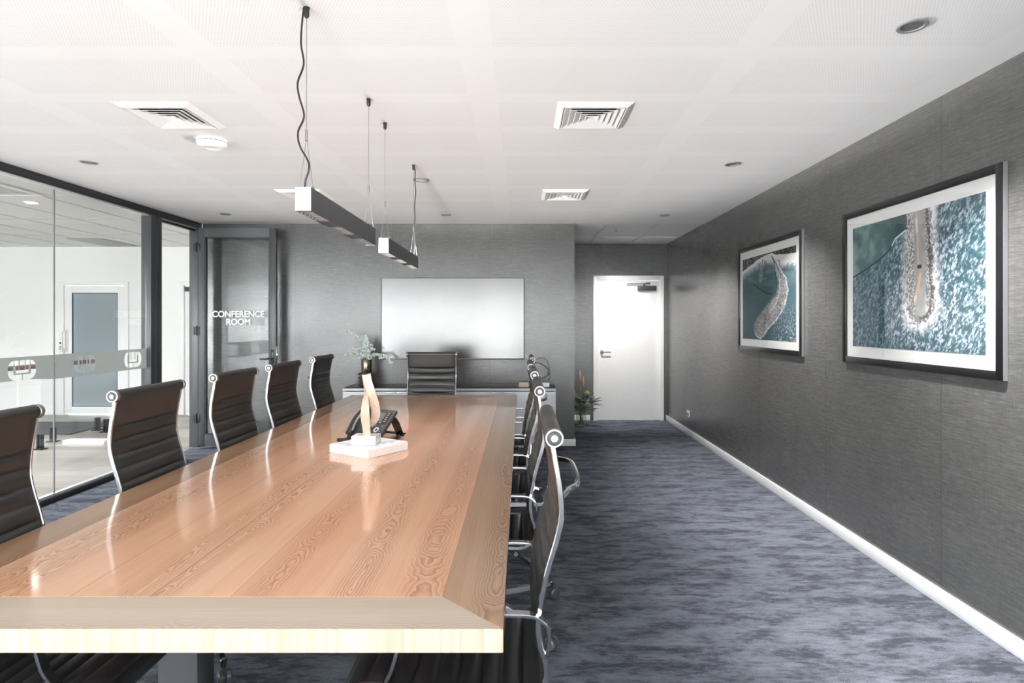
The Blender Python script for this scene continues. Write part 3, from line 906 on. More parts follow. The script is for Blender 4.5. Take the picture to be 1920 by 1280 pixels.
slab([(TX1, TY0), (TX1, TY1), (TX1 - BW, TY1 - BW), (TX1 - BW, TY0 + BW)], MAT['edgewood'], 'side_border')
slab([(TX0, TY0), (TX1, TY0), (TX1 - BW, TY0 + BW), (TX0 + BW, TY0 + BW)], MAT['oak'], 'end_border')
slab([(TX0, TY1), (TX0 + BW, TY1 - BW), (TX1 - BW, TY1 - BW), (TX1, TY1)], MAT['oak'], 'end_border')
b = NB(); zz = TZ - TT
box(b, TX0 + .028, TX1 - .030, TY0 + .02, TY0 + .08, zz - .006, zz); box(b, TX0 + .028, TX1 - .030, TY1 - .08, TY1 - .02, zz - .006, zz)
box(b, TX0 + .46, TX0 + .54, 2.22, 4.62, zz - .03, zz); box(b, TX1 - .54, TX1 - .46, 2.22, 4.62, zz - .03, zz)
obj('steel_underframe', b, MAT['steel'], t)
for y in (2.18, 4.66):
    for x in (-1.242, -.418):
        obj('leg', bx(x - .072, x + .072, y - .06, y + .06, .012, zz - .03, .004), MAT['steel'], t)
    obj('foot_beam', bx(-1.314, -.346, y - .05, y + .05, 0, .014, .003), MAT['steel'], t)
    obj('cross_beam', bx(-1.314, -.346, y - .04, y + .04, zz - .03, zz, .003), MAT['steel'], t)
b = NB(); lathe(b, [(.006, zz - .010), (.006, zz - .0055)], 10, (TX1 - .045, TY0 + .03, 0)); obj('bolt', b, MAT['chrome'], t)

# ------------------------------------------------------------------ chairs (front faces local +Y)
PROF = [(.262, .388), (.284, .405), (.288, .432), (.268, .456), (.205, .466), (.08, .452), (-.05, .434), (-.16, .424), (-.222, .436), (-.250, .470), (-.250, .515), (-.236, .56), (-.230, .61), (-.238, .68), (-.256, .76), (-.280, .84), (-.292, .90), (-.288, .97), (-.276, 1.04), (-.266, 1.10)]
PROF = [(y, z * 1.027) for y, z in PROF]
HW = .230; ROLL = (-.2765, 1.134); RR = .0245
def resample(P, ds):
    out = [P[0]]; acc = 0
    for a, b_ in zip(P, P[1:]):
        L = (b_ - a).length; d_ = ds - acc
        while d_ <= L: out.append(a + (b_ - a) * (d_ / L)); d_ += ds
        acc = L - (d_ - ds)
    return out
prof = resample(smooth_path([(0, y, z) for y, z in PROF], 24), .0052)
NP = len(prof)
def normal(i):
    a = prof[max(0, i - 1)]; b_ = prof[min(NP - 1, i + 1)]; T = (b_ - a).normalized()
    return Vector((0, T.z, -T.y))
def sling(i0, i1):
    b = NB(); XS = [-1, -.97, -.85, -.5, 0, .5, .85, .97, 1]
    rings = []
    for i in range(i0, i1):
        s_ = (NP - 1 - i) * .0052           # distance from the top roll
        u = 1.0 if s_ < .128 else ((s_ - .128) / .0605) % 1.0
        g = (1 - abs(2 * u - 1) ** 3.2) if s_ >= .128 else min(1.0, (.128 - s_) / .012) ** .5
        N = normal(i); ring = []
        for x in XS:
            e = 1 - abs(x) ** 10
            ring.append(prof[i] + Vector((x * HW, 0, 0)) + N * (.001 + (.0135 * g) * e))
        for x in reversed(XS):
            e = 1 - abs(x) ** 10
            ring.append(prof[i] + Vector((x * HW, 0, 0)) - N * (.003 + .0045 * g * e))
        rings.append(ring)
    return ring_sweep(b, rings)
SPLIT = next(i for i in range(NP) if prof[i].z > .492 and prof[i].y < -.2)

def make_chair():
    c = thing('office_chair', 'chair', 'chair', (0, 0, 0), 'black leather conference chairs')
    obj('seat', sling(0, SPLIT + 1), MAT['leather'], c, angle=60, local=True)
    b = sling(SPLIT, NP)
    lathe(b, [(.018, -HW), (RR, -HW + .003), (RR, HW - .003), (.018, HW)], 24, (0, ROLL[0], ROLL[1]), 'X')
    obj('backrest', b, MAT['leather'], c, angle=60, local=True)
    for sx in (-1, 1):
        b = NB(); rings = []
        for i in range(4, NP, 3):
            N = normal(i); p = prof[i] + Vector((sx * (HW + .004), 0, 0)) - N * .004; w_ = .0045; h_ = .0075; X = Vector((1, 0, 0))
            rings.append([p - X*w_ - N*h_*.7, p - X*w_*.6 - N*h_, p + X*w_*.6 - N*h_, p + X*w_ - N*h_*.7, p + X*w_ + N*h_*.7, p + X*w_*.6 + N*h_, p - X*w_*.6 + N*h_, p - X*w_ + N*h_*.7])
        ring_sweep(b, rings)
        obj('side_rail', b, MAT['chrome'], c, local=True)
        b = NB(); o_ = sx * HW
        pf = [(RR * .9, 0), (RR * 1.03, .002), (RR * 1.03, .014), (RR * .98, .018), (RR * .80, .018), (RR * .74, .0155), (RR * .42, .0155), (RR * .36, .020), (RR * .16, .020), (RR * .12, .018), (.0005, .018)]
        lathe(b, [(r, o_ + sx * h_) for r, h_ in pf], 24, (0, ROLL[0], ROLL[1]), 'X')
        ec = obj('end_cap', b, MAT['cap'], c, local=True)
        b = NB(); lathe(b, [(RR * .74, o_ + sx * .0150), (RR * .74, o_ + sx * .0162), (RR * .44, o_ + sx * .0162), (RR * .44, o_ + sx * .0150)], 24, (0, ROLL[0], ROLL[1]), 'X', cap=False)
        obj('cap_groove', b, MAT['blackplastic'], ec, local=True)
        X = sx * (HW + .022)
        path = smooth_path([(X - sx * .014, -.256, .555), (X, -.262, .625), (X, -.238, .660), (X, -.18, .672), (X, .03, .668), (X, .095, .654), (X, .125, .615), (X, .150, .535), (X - sx * .012, .172, .485), (X - sx * .018, .178, .464)], 6)
        b = NB(); strip(b, path, (1, 0, 0), .026, .009)
        obj('armrest', b, MAT['chrome'], c, local=True)
    # looped bracket behind the backrest
    X = HW + .004
    b = NB(); tube(b, smooth_path([(-X, -.296, .975), (-.185, -.318, .980), (-.150, -.342, .983), (-.08, -.354, .984), (.08, -.354, .984), (.150, -.342, .983), (.185, -.318, .980), (X, -.296, .975)], 8), .0085, 10)
    obj('back_handle', b, MAT['chrome'], c, local=True)
    b = NB(); box(b, -.06, .06, -.17, .09, .345, .385, .006)
    tube(b, [(-HW - .002, .08, .425), (-.05, .02, .370), (.05, .02, .370), (HW + .002, .08, .425)], .010, 8)
    tube(b, [(-HW - .002, -.17, .405), (-.05, -.12, .370), (.05, -.12, .370), (HW + .002, -.17, .405)], .010, 8)
    obj('seat_bracket', b, MAT['steel'], c, local=True)
    b = NB(); lathe(b, [(.030, .120), (.030, .20), (.020, .205), (.020, .35)], 20, (0, BY, 0))
    obj('gas_column', b, MAT['chrome'], c, local=True)
    b = NB(); lathe(b, [(.030, .085), (.046, .095), (.048, .120), (.034, .140)], 20, (0, BY, 0))
    obj('base_hub', b, MAT['chrome'], c, local=True)
    for k in range(5):
        b = NB()
        P = [(0.03, 0, .112), (.12, 0, .106), (.24, 0, .094), (.35, 0, .084), (.400, 0, .080)]
        rings = []
        for i, p in enumerate(P):
            f = i / 4; w_ = .020 - .009 * f; h_ = .014 - .005 * f; p = Vector(p)
            rings.append([p + Vector((0, -w_, -h_)), p + Vector((0, w_, -h_)), p + Vector((0, w_ * .7, h_)), p + Vector((0, -w_ * .7, h_))])
        ring_sweep(b, rings)
        lathe(b, [(.012, .062), (.014, .088), (.010, .092)], 12, (.400, 0, 0))
        lg = obj('base_leg', b, MAT['chrome'], c, local=True)
        lg.location = (0, BY, 0); lg.rotation_euler = (0, 0, 2 * PI * k / 5)
        b = NB()
        for sy in (-1, 1):
            lathe(b, [(.012, sy * .006), (.027, sy * .007), (.0275, sy * .020), (.022, sy * .025), (.001, sy * .025)], 20, (0, 0, 0), 'Y')
        for v in b.verts: v.co += Vector((.415, 0, .0275))
        tube(b, [(.400, 0, .066), (.403, 0, .03)], .007, 8)
        obj('caster', b, MAT['casterhood'], lg, local=True)
    return c
BY = -.01
chair0 = make_chair()
used = [False]
def place_chair(x, y, rz, label, base_rot):
    c = chair0 if not used[0] else copy_tree(chair0)
    used[0] = True
    c['label'] = label; c.location = (x, y, 0); c.rotation_euler = (0, 0, math.radians(rz))
    k = 0
    for ch in c.children:
        if ch.name.startswith('base_leg'):
            ch.rotation_euler = (0, 0, math.radians(base_rot - rz + 72 * k)); k += 1
    return c
LXC, RXC = -1.420, -.188
CH = [
 (LXC + .02, 1.79, -90, 'black leather chair cut by the left edge of the photo, first on the glass side', 90),
 (LXC, 2.68, -90, 'black leather chair second on the glass side, largest one shown with its whole top', 90),
 (LXC, 3.48, -91, 'black leather chair third on the glass side, standing before the open glass door frame', 90),
 (LXC, 4.20, -92, 'black leather chair fourth on the glass side, covering the door handle area', 90),
 (LXC - .02, 5.07, -90, 'black leather chair fifth on the glass side, next to the far corner of the table', 96),
 (RXC, 1.80, 90, 'black leather chair nearest the camera on the walkway side, seat in view', 90),
 (RXC - .005, 2.857, 90, 'black leather chair second from the camera on the walkway side', -40),
 (RXC - .01, 3.66, 90, 'black leather chair third from the camera on the walkway side', 90),
 (RXC - .02, 4.28, 90, 'black leather chair fourth from the camera on the walkway side, mostly hidden', 90),
 (RXC + .003, 5.02, 90, 'black leather chair farthest on the walkway side, its end cap highest of that row', 39),
 (-.866, 5.414, 180, 'black leather chair at the head of the table in front of the television', 18)]
for a in CH: place_chair(*a)

# ------------------------------------------------------------------ television
TVX0, TVX1, TVZ0, TVZ1 = -1.630, .037, 1.011, 1.965
t = thing('television', 'large flat television on the grey end wall reflecting bright windows', 'television', ((TVX0 + TVX1) / 2, YB, 1.49))
obj('casing', bx(TVX0 + .004, TVX1 - .004, YB - .042, YB - .006, TVZ0 + .004, TVZ1 - .004, .004), MAT['blackplastic'], t)
b = NB(); q = .008
box(b, TVX0, TVX0 + q, YB - .05, YB - .03, TVZ0, TVZ1, .0015); box(b, TVX1 - q, TVX1, YB - .05, YB - .03, TVZ0, TVZ1, .0015)
box(b, TVX0 + q, TVX1 - q, YB - .05, YB - .03, TVZ1 - q, TVZ1, .0015); box(b, TVX0 + q, TVX1 - q, YB - .05, YB - .03, TVZ0, TVZ0 + .016, .0015)
obj('bezel', b, MAT['greyalu'], t)
obj('screen', bx(TVX0 + q, TVX1 - q, YB - .0455, YB - .041, TVZ0 + .016, TVZ1 - q), MAT['screen'], t)
obj('wall_bracket', bx(-1.2, -.4, YB - .008, YB - .0005, 1.3, 1.7), MAT['blackalu'], t)

# ------------------------------------------------------------------ credenza and what stands on it
KX0, KX1, KY0, KY1, KZ = -1.955, .382, 6.42, YB - .016, .725
t = thing('credenza', 'low pale grey credenza with dark top under the television', 'cabinet', ((KX0 + KX1) / 2, 6.64, 0))
obj('top', bx(KX0, KX1, KY0, KY1, KZ - .004, KZ, .001), MAT['credtop'], t)
b = NB(); box(b, KX0, KX0 + .02, KY0 + .022, KY1, .07, KZ - .030, .001); box(b, KX1 - .02, KX1, KY0 + .022, KY1, .07, KZ - .030, .001)
box(b, KX0 + .02, KX1 - .02, KY1 - .02, KY1, .07, KZ - .030); box(b, KX0 + .02, KX1 - .02, KY0 + .022, KY1 - .02, .07, .09)
obj('carcass', b, MAT['cred'], t)
obj('top_edge', bx(KX0, KX1, KY0 + .001, KY1, KZ - .030, KZ - .004, .001), MAT['cred'], t)
obj('plinth', bx(KX0 + .03, KX1 - .03, KY0 + .06, KY1 - .02, 0, .07), MAT['credtop'], t)
n = 4; sw = (KX1 - KX0) / n
for i in range(n):
    a, c_ = KX0 + i * sw + .002, KX0 + (i + 1) * sw - .002
    dd = obj('door', bx(a, c_, KY0 + .002, KY0 + .021, .075, KZ - .040, .0015), MAT['cred'], t)
    m_ = a + .06 if i % 2 else c_ - .06
    obj('handle', bx(m_ - .05, m_ + .05, KY0 - .010, KY0 + .002, KZ - .052, KZ - .046, .001), MAT['alu'], dd)

vx, vy = -1.745, 6.63
vz = KZ
t = thing('flower_vase', 'dark bronze cylinder vase with ridged brown foot on the credenza', 'vase', (vx, vy, vz))
b = NB(); zig = [(.055, vz)]
for i in range(4):
    zig += [(.072, vz + .004 + i * .038), (.102, vz + .022 + i * .038)]
zig += [(.070, vz + .156), (.058, vz + .16)]
lathe(b, zig, 36, (vx, vy, 0)); obj('ridged_foot', b, MAT['ridged'], t, angle=15)
b = NB(); lathe(b, [(.056, vz + .15), (.058, vz + .155), (.058, vz + .298), (.056, vz + .302), (.052, vz + .300), (.051, vz + .19), (.001, vz + .18)], 36, (vx, vy, 0)); obj('cylinder', b, MAT['bronze'], t)

e = thing('eucalyptus_spray', 'silver green eucalyptus stems in the bronze vase left of the television', 'plant', (vx, vy, vz + .28))
bl, bs = NB(), NB(); rnd = random.Random(5)
top = Vector((vx, vy, vz + .29))
tips = [(-.235, .02, .33, 17), (-.245, -.05, .055, 20), (-.20, .06, .12, 18), (-.01, .03, .27, 20), (.02, -.06, .22, 20), (-.06, .05, .20, 20), (.09, -.02, .12, 18), (.30, -.02, -.02, 21), (.16, .06, .02, 14), (.0, -.09, .13, 20), (.05, .04, .17, 16), (-.09, -.07, .12, 18), (.02, .0, .06, 14), (-.04, .02, .14, 18), (.04, -.04, .10, 16)]
for dx, dy, dz, nl in tips:
    p0 = top + Vector((rnd.uniform(-.03, .03), rnd.uniform(-.03, .03), -.08))
    mid = top + Vector((dx * .35, dy * .4, max(.03, dz * .55 + .05)))
    end = top + Vector((dx, dy, dz))
    pts = smooth_path([p0, mid, end], 12)
    if dx > .25: pts = smooth_path([p0, top + Vector((.10, dy * .4, .06)), top + Vector((.22, dy, .045)), end + Vector((0, 0, -.03))], 10)
    tube(bs, pts, lambda f: .0022 - .0014 * f, 5)
    L = len(pts) - 1
    for i in range(nl):
        f = .28 + .72 * i / (nl - 1); p = pts[min(L, int(f * L))]
        tn = (pts[min(L, int(f * L) + 1)] - pts[max(0, int(f * L) - 1)]).normalized()
        for sgn in (-1, 1):
            dr = Vector((rnd.uniform(-1, 1), rnd.uniform(-1, 1), rnd.uniform(-.5, 1))) + tn * .5
            sz = (.037 - .015 * f) * rnd.uniform(.75, 1.15)
            leaf(bl, p, dr, Vector((rnd.uniform(-1, 1), -1, rnd.uniform(-.2, 1))), sz, sz * .86, .1, .0007, 5)
obj('stems', bs, MAT['stem'], e); obj('leaves', bl, MAT['eucalyptus'], e)

tag(obj('wooden_box', bx(-.025, .085, 6.53, 6.61, KZ, KZ + .050, .003), simple('pale_wood_box', (.55, .44, .34), .5, nscale=25, var=.2)), 'small pale wooden box on the credenza, left of the chair backs', 'box')
tag(obj('white_carton', bx(.225, .315, 6.53, 6.62, KZ, KZ + .046, .003), MAT['white']), 'small white carton on the end of the credenza nearest the walkway', 'box')
cb = thing('hanging_cable', 'thin black cable looped on the end wall above the credenza', 'cable', (.25, YB - .02, KZ))
b = NB()
def wpt(px, py, dy=0): s_ = 1100 / 6.84; return ((px - 977) / s_, 6.84 + dy, 1.44 - (py - 605) / s_)
tube(b, smooth_path([wpt(1001, 685, .02), wpt(1006, 674, -.01), wpt(1016, 670, -.02), wpt(1026, 676, -.02), wpt(1030, 690, -.03), wpt(1031, 704, -.05), wpt(1028, 714, -.08), wpt(1022, 718, -.12), wpt(1016, 717, -.16), wpt(1018, 718.6, -.2)], 8), .0030, 6)
tube(b, smooth_path([wpt(1004, 680, .02), wpt(1014, 682, 0), wpt(1024, 688, -.02), wpt(1029, 694, -.03), wpt(1028, 700, -.04), wpt(1022, 706, -.06), wpt(1013, 708, -.08), wpt(1006, 712, -.15), wpt(1004, 718.6, -.22)], 8), .0036, 6)
obj('flex', b, MAT['blackplastic'], cb)
b = NB(); q = wpt(1028, 699, -.04); box(b, q[0] - .008, q[0] + .008, q[1] - .006, q[1] + .006, q[2] - .025, q[2] + .012, .003); obj('plug', b, MAT['blackplastic'], cb)

# ------------------------------------------------------------------ table objects
def xf(bm, loc, rz=0.0, rx=0.0):
    bm.transform(Matrix.Translation(loc) @ Matrix.Rotation(rz, 4, 'Z') @ Matrix.Rotation(rx, 4, 'X')); return bm
sl = thing('display_slab', 'thick white square slab with grey veined top lying on the table', 'slab', (-.80, 3.165, TZ))
ang = math.radians(31)
q4 = [Vector((-.777, 2.976)), Vector((-.615, 3.195)), Vector((-.86, 3.345)), Vector((-1.022, 3.125))]
b = NB(); prism(b, [(v.x, v.y) for v in q4], TZ, TZ + .044); bmesh.ops.bevel(b, geom=b.edges[:], offset=.003, segments=2, affect='EDGES')
obj('block', b, MAT['white'], sl)
b = NB(); cc = sum(q4, Vector((0, 0))) / 4
prism(b, [tuple(cc + (v - cc) * .965) for v in q4], TZ + .0435, TZ + .0462); obj('veined_face', b, MAT['marble'], sl)

sx_, sy_, sz_ = -.826, 3.13, TZ + .0462
sc_ = thing('ribbon_sculpture', 'twisted pale timber ribbon sculpture on a white block, on the slab', 'sculpture', (sx_, sy_, sz_))
b = xf(bx(-.066, .066, -.045, .045, 0, .047, .002), (sx_, sy_, sz_), math.radians(-4)); obj('base_block', b, MAT['marble'], sc_)
def rib(P):
    """P: (x, y, z, width, twist) along a thin bent ribbon"""
    b = NB()
    pts = smooth_path([Vector((sx_ + p[0], sy_ + p[1], sz_ + p[2])) for p in P], 10)
    m_ = len(pts); F_ = np.linspace(0, len(P) - 1, m_); K = np.arange(len(P))
    W_ = np.interp(F_, K, [p[3] for p in P]); A_ = np.interp(F_, K, [p[4] for p in P])
    rings = []
    for i, p in enumerate(pts):
        t_ = (pts[min(m_-1, i+1)] - pts[max(0, i-1)]).normalized()
        s_ = Vector((math.cos(A_[i]), math.sin(A_[i]), 0)); s_ = (s_ - t_ * s_.dot(t_)).normalized(); nn = t_.cross(s_); h_ = s_ * float(W_[i] / 2)
        rings.append([p - h_ - nn*.003, p + h_ - nn*.003, p + h_ + nn*.003, p - h_ + nn*.003])
    return ring_sweep(b, rings)
obj('ribbon', rib([(.008, -.010, .040, .037, .1), (.004, -.018, .10, .042, .1), (.001, -.026, .155, .048, .0), (.003, -.026, .20, .043, -.25), (.002, -.012, .245, .040, -.8), (-.006, .006, .29, .040, -1.1), (-.014, .012, .34, .040, -1.0), (-.014, .010, .364, .040, -.8)]), MAT['ribbon'], sc_)
obj('ribbon', rib([(.012, .030, .085, .038, 1.1), (.034, .030, .118, .046, .7), (.047, .018, .160, .046, .25), (.045, -.004, .215, .047, .1), (.033, -.018, .275, .042, .0), (.014, -.014, .33, .043, -.1), (.003, -.006, .368, .045, -.1)]), MAT['ribbon'], sc_)
obj('ribbon', rib([(-.004, .026, .075, .036, -1.0), (-.020, .024, .12, .038, -1.1), (-.026, .014, .165, .040, -1.2), (-.016, .010, .215, .040, -.9), (.004, .012, .260, .038, -.4), (.012, .012, .31, .036, -.2), (.004, .008, .362, .036, -.1)]), MAT['ribbon'], sc_)

ph = thing('desk_phone', 'black desk phone on its stand behind the ribbon sculpture', 'phone', (-.86, 3.50, TZ))
R_ = Matrix.Translation((-.892, 3.475, TZ)) @ Matrix.Rotation(math.radians(-30), 4, 'Z')
TL = R_ @ Matrix.Translation((0, -.075, .018)) @ Matrix.Rotation(math.radians(43), 4, 'X')
def pp(name, b, mat, parent=ph, Mx=None):
    b.transform(TL if Mx is None else Mx); return obj(name, b, mat, parent)
body = pp('body', bx(-.055, .125, 0, .225, -.022, 0, .006), MAT['greyplastic'])
pp('display_bezel', bx(-.040, .108, .115, .205, -.001, .0025, .001), MAT['blackplastic'])
pp('display', bx(-.030, .070, .128, .196, .002, .0032, .0005), simple('grey_phone_display', (.13, .14, .13), .2))
b = NB()
for i in range(5): box(b, .082, .098, .128 + i * .015, .136 + i * .015, .002, .005, .001)
for i in range(4): box(b, -.028 + i * .028, -.008 + i * .028, .118, .124, .002, .005, .001)
pp('soft_keys', b, MAT['trimgrey'])
b = NB()
for i in range(3):
    for j in range(4): box(b, -.035 + i * .024, -.019 + i * .024, .016 + j * .021, .029 + j * .021, 0, .004, .001)
pp('keypad', b, MAT['blackplastic'])
b = NB(); lathe(b, [(.010, 0), (.010, .004), (.018, .004), (.018, 0)], 20, (.070, .070, 0), cap=False); pp('navigation_ring', b, MAT['alu'])
b = NB()
for x, y in ((.100, .095), (.102, .060), (.098, .030), (.045, .100), (.045, .040)): box(b, x - .005, x + .005, y - .004, y + .004, 0, .004, .001)
pp('function_keys', b, MAT['trimgrey'])
b = NB(); rings = []
for i in range(13):
    f = i / 12; y = .010 + .205 * f; z = .012 + .024 * math.sin(PI * f); w_ = .023 + .004 * abs(2 * f - 1) ** 2; h_ = .012 + .010 * abs(2 * f - 1) ** 3
    rings.append([(-.098 + w_ * math.cos(a) * .95, y, z + h_ * math.sin(a)) for a in [2 * PI * k / 12 for k in range(12)]])
ring_sweep(b, rings); pp('handset', b, MAT['blackplastic'])
b = NB(); strip(b, [(-.076, .03 + .165 * i / 8, .018 + .024 * math.sin(PI * (.1 + .8 * i / 8))) for i in range(9)], (0, 0, 1), .012, .003); pp('handset_trim', b, MAT['alu'])
pp('cradle', bx(-.125, -.052, 0, .225, -.022, -.004, .004), MAT['greyplastic'])
b = NB(); strip(b, [(.09, .16, .006), (.085, .12, .09), (.08, .10, .12)], (1, 0, 0), .06, .008); strip(b, [(-.06, .16, .006), (-.055, .12, .09), (-.05, .10, .12)], (1, 0, 0), .06, .008)
strip(b, [(-.08, .165, .0165), (.115, .165, .0165)], (0, 1, 0), .03, .010)
strip(b, [(.07, .165, .018), (.155, .06, .013)], (0, 0, 1), .012, .022)
pp('stand', b, MAT['blackplastic'], Mx=R_)
b = NB(); P = []
c0, c1 = Vector((-.985, 3.395, TZ + .034)), Vector((-1.05, 3.40, TZ + .016))
for i in range(161):
    f = i / 160; cpt = Vector((-.955, 3.43, TZ + .045)) * (1 - f) ** 2 + Vector((-1.01, 3.36, TZ + .008)) * 2 * f * (1 - f) + Vector((-1.065, 3.40, TZ + .014)) * f ** 2
    a = 2 * PI * 14 * f; P.append(cpt + Vector((0, math.cos(a), math.sin(a))) * .0085)
tube(b, P, .0030, 5); obj('coiled_cord', b, MAT['blackplastic'], ph)

# ------------------------------------------------------------------ pictures on the right wall
def vnoise(x, y, seed):
    """value noise on numpy arrays"""
    rs = np.random.RandomState(seed); T = rs.rand(256, 256)
    xi = np.floor(x).astype(int); yi = np.floor(y).astype(int); fx = x - xi; fy = y - yi
    fx = fx * fx * (3 - 2 * fx); fy = fy * fy * (3 - 2 * fy)
    g = lambda a, c: T[a % 256, c % 256]
    return (g(xi, yi) * (1 - fx) + g(xi + 1, yi) * fx) * (1 - fy) + (g(xi, yi + 1) * (1 - fx) + g(xi + 1, yi + 1) * fx) * fy
def fbm(x, y, seed, o=4):
    s_ = 0; a = 1; tot = 0
    for i in range(o): s_ = s_ + a * vnoise(x * 2 ** i, y * 2 ** i, seed + i); tot += a; a *= .55
    return s_ / tot
sst = lambda a, b_, x: (lambda t_: t_ * t_ * (3 - 2 * t_))(np.clip((x - a) / (b_ - a), 0, 1))
def lerp(c0, c1, f): return c0 + (np.array(c1) - c0) * f[..., None]
def seg_dist(u, v, pts):
    best = np.full(u.shape, 9.0); tt = np.zeros(u.shape); acc = 0
    tot = sum(math.dist(a, b_) for a, b_ in zip(pts, pts[1:]))
    for a, b_ in zip(pts, pts[1:]):
        dx, dy = b_[0] - a[0], b_[1] - a[1]; L2 = dx * dx + dy * dy
        t_ = np.clip(((u - a[0]) * dx + (v - a[1]) * dy) / L2, 0, 1)
        d_ = np.hypot(u - a[0] - t_ * dx, v - a[1] - t_ * dy)
        m_ = d_ < best; best = np.where(m_, d_, best); tt = np.where(m_, (acc + t_ * math.sqrt(L2)) / tot, tt); acc += math.sqrt(L2)
    return best, tt
def lin(c): return tuple(((k / 255 + .055) / 1.055) ** 2.4 if k > 10 else k / 255 / 12.92 for k in c)
ASP = 1.36
def art_big(u, v):
    """aerial view of a breakwater; u right, v down in 0..1"""
    U = u * ASP
    shape = u.shape + (3,)
    warp = (fbm(U * 6, v * 6, 71, 2) - .5) * 3
    chop = fbm(U * 62 + v * 30 + warp, v * 36 - U * 10, 3, 3); fine = fbm(U * 130 + v * 50, v * 80, 9, 2); big = fbm(U * 3, v * 3, 17, 3)
    c = np.zeros(shape) + np.array(lin((84, 116, 126)))
    c = lerp(c, lin((48, 82, 96)), np.clip(big * 1.2 - .25 + v * .25, 0, 1) * .85)
    c = lerp(c, lin((40, 66, 78)), sst(.52, .34, chop) * .6)
    glit = sst(.48, .68, chop * .6 + fine * .4)
    ax = .575 + .012 * np.sin(v * 3.0)
    half = np.where(v < .66, .088 + .022 * v, 0)
    edge = (fbm(U * 34, v * 34, 23, 3) - .5) * .045
    dd = np.where(v < .66, np.abs(u - ax) - half, np.hypot(u - ax, (v - .66) * .68) - .103) + edge
    near = np.clip(1 - dd / .24, 0, 1) * (dd > 0)
    right = sst(.68, .80, u)
    gl = np.clip(glit * (.25 + .70 * near + .40 * right + .2 * v), 0, 1)
    bx_, by_ = [-.05, .16, .34, .473, .54, .64, .70], [.43, .37, .31, .243, .165, .125, .11]
    boom, _ = seg_dist(U, v, list(zip(bx_, by_)))
    calm = (v < np.interp(U, bx_, by_)) & (u < ax - .05)
    bay = lerp(np.zeros(shape) + np.array(lin((72, 104, 106))), lin((128, 156, 156)), sst(.45, .75, fbm(U * 6, v * 5, 31, 4)))
    bay = lerp(bay, lin((40, 62, 68)), sst(.36, .62, U) * .8)
    c = lerp(c, lin((206, 215, 226)), gl * .82)
    c = np.where(calm[..., None], bay, c)
    c = lerp(c, lin((30, 38, 44)), sst(.010, .003, boom) * (U < .50))
    c = lerp(c, lin((225, 228, 230)), sst(.008, .003, boom) * (U >= .50) * (U < .66))
    fo = sst(.34, .58, fbm(U * 46, v * 46, 41, 3))
    foam = sst(.060, .0, dd) * (dd > -.012) * (.35 + .65 * fo) * (1 - calm * .9)
    c = lerp(c, lin((238, 238, 242)), np.clip(foam * (.55 + .5 * sst(.3, .8, v) + .45 * (u > ax)), 0, 1))
    rk = sst(.40, .66, fbm(U * 95, v * 95, 53, 2)); rk2 = fbm(U * 20, v * 20, 57, 3)
    rc = lerp(np.zeros(shape) + np.array(lin((96, 94, 94))), lin((214, 211, 210)), np.clip(rk * .8 + rk2 * .3, 0, 1))
    core = (np.abs(u - ax - .006) < .044 - .010 * v) & (v < .76)
    cc_ = lerp(np.zeros(shape) + np.array(lin((134, 133, 134))), lin((182, 181, 181)), fbm(U * 24, v * 12, 61, 3))
    rc = np.where(core[..., None], cc_, rc)
    rc = lerp(rc, lin((46, 46, 48)), sst(.016, .003, np.abs(dd + .020)) * (u > ax) * .75)
    ring = sst(.020, .004, np.abs(dd + .024)) * (v > .68) * rk
    rc = lerp(rc, lin((54, 54, 56)), ring * .7)
    c = np.where((dd < 0)[..., None], rc, c)
    def path(pts, w, col, a):
        d_, _t = seg_dist(u, v, pts)
        return lerp(c, lin(col), sst(w, w * .6, d_) * a)
    c = path([(.562, .0), (.566, .12), (.570, .24), (.578, .40)], .007, (206, 190, 182), .8)
    c = path([(.563, .06), (.567, .15)], .010, (226, 214, 206), .9)
    c = path([(.570, .21), (.574, .30)], .010, (202, 168, 148), .9)
    c = path([(.592, .45), (.578, .54), (.556, .63)], .0125, (214, 172, 144), 1)
    c = path([(.556, .615), (.553, .64)], .013, (232, 200, 180), 1)
    blk = (np.abs(u - .585) < .016) & (np.abs(v - .40) < .013)
    return np.where(blk[..., None], np.array(lin((48, 50, 54))), c)
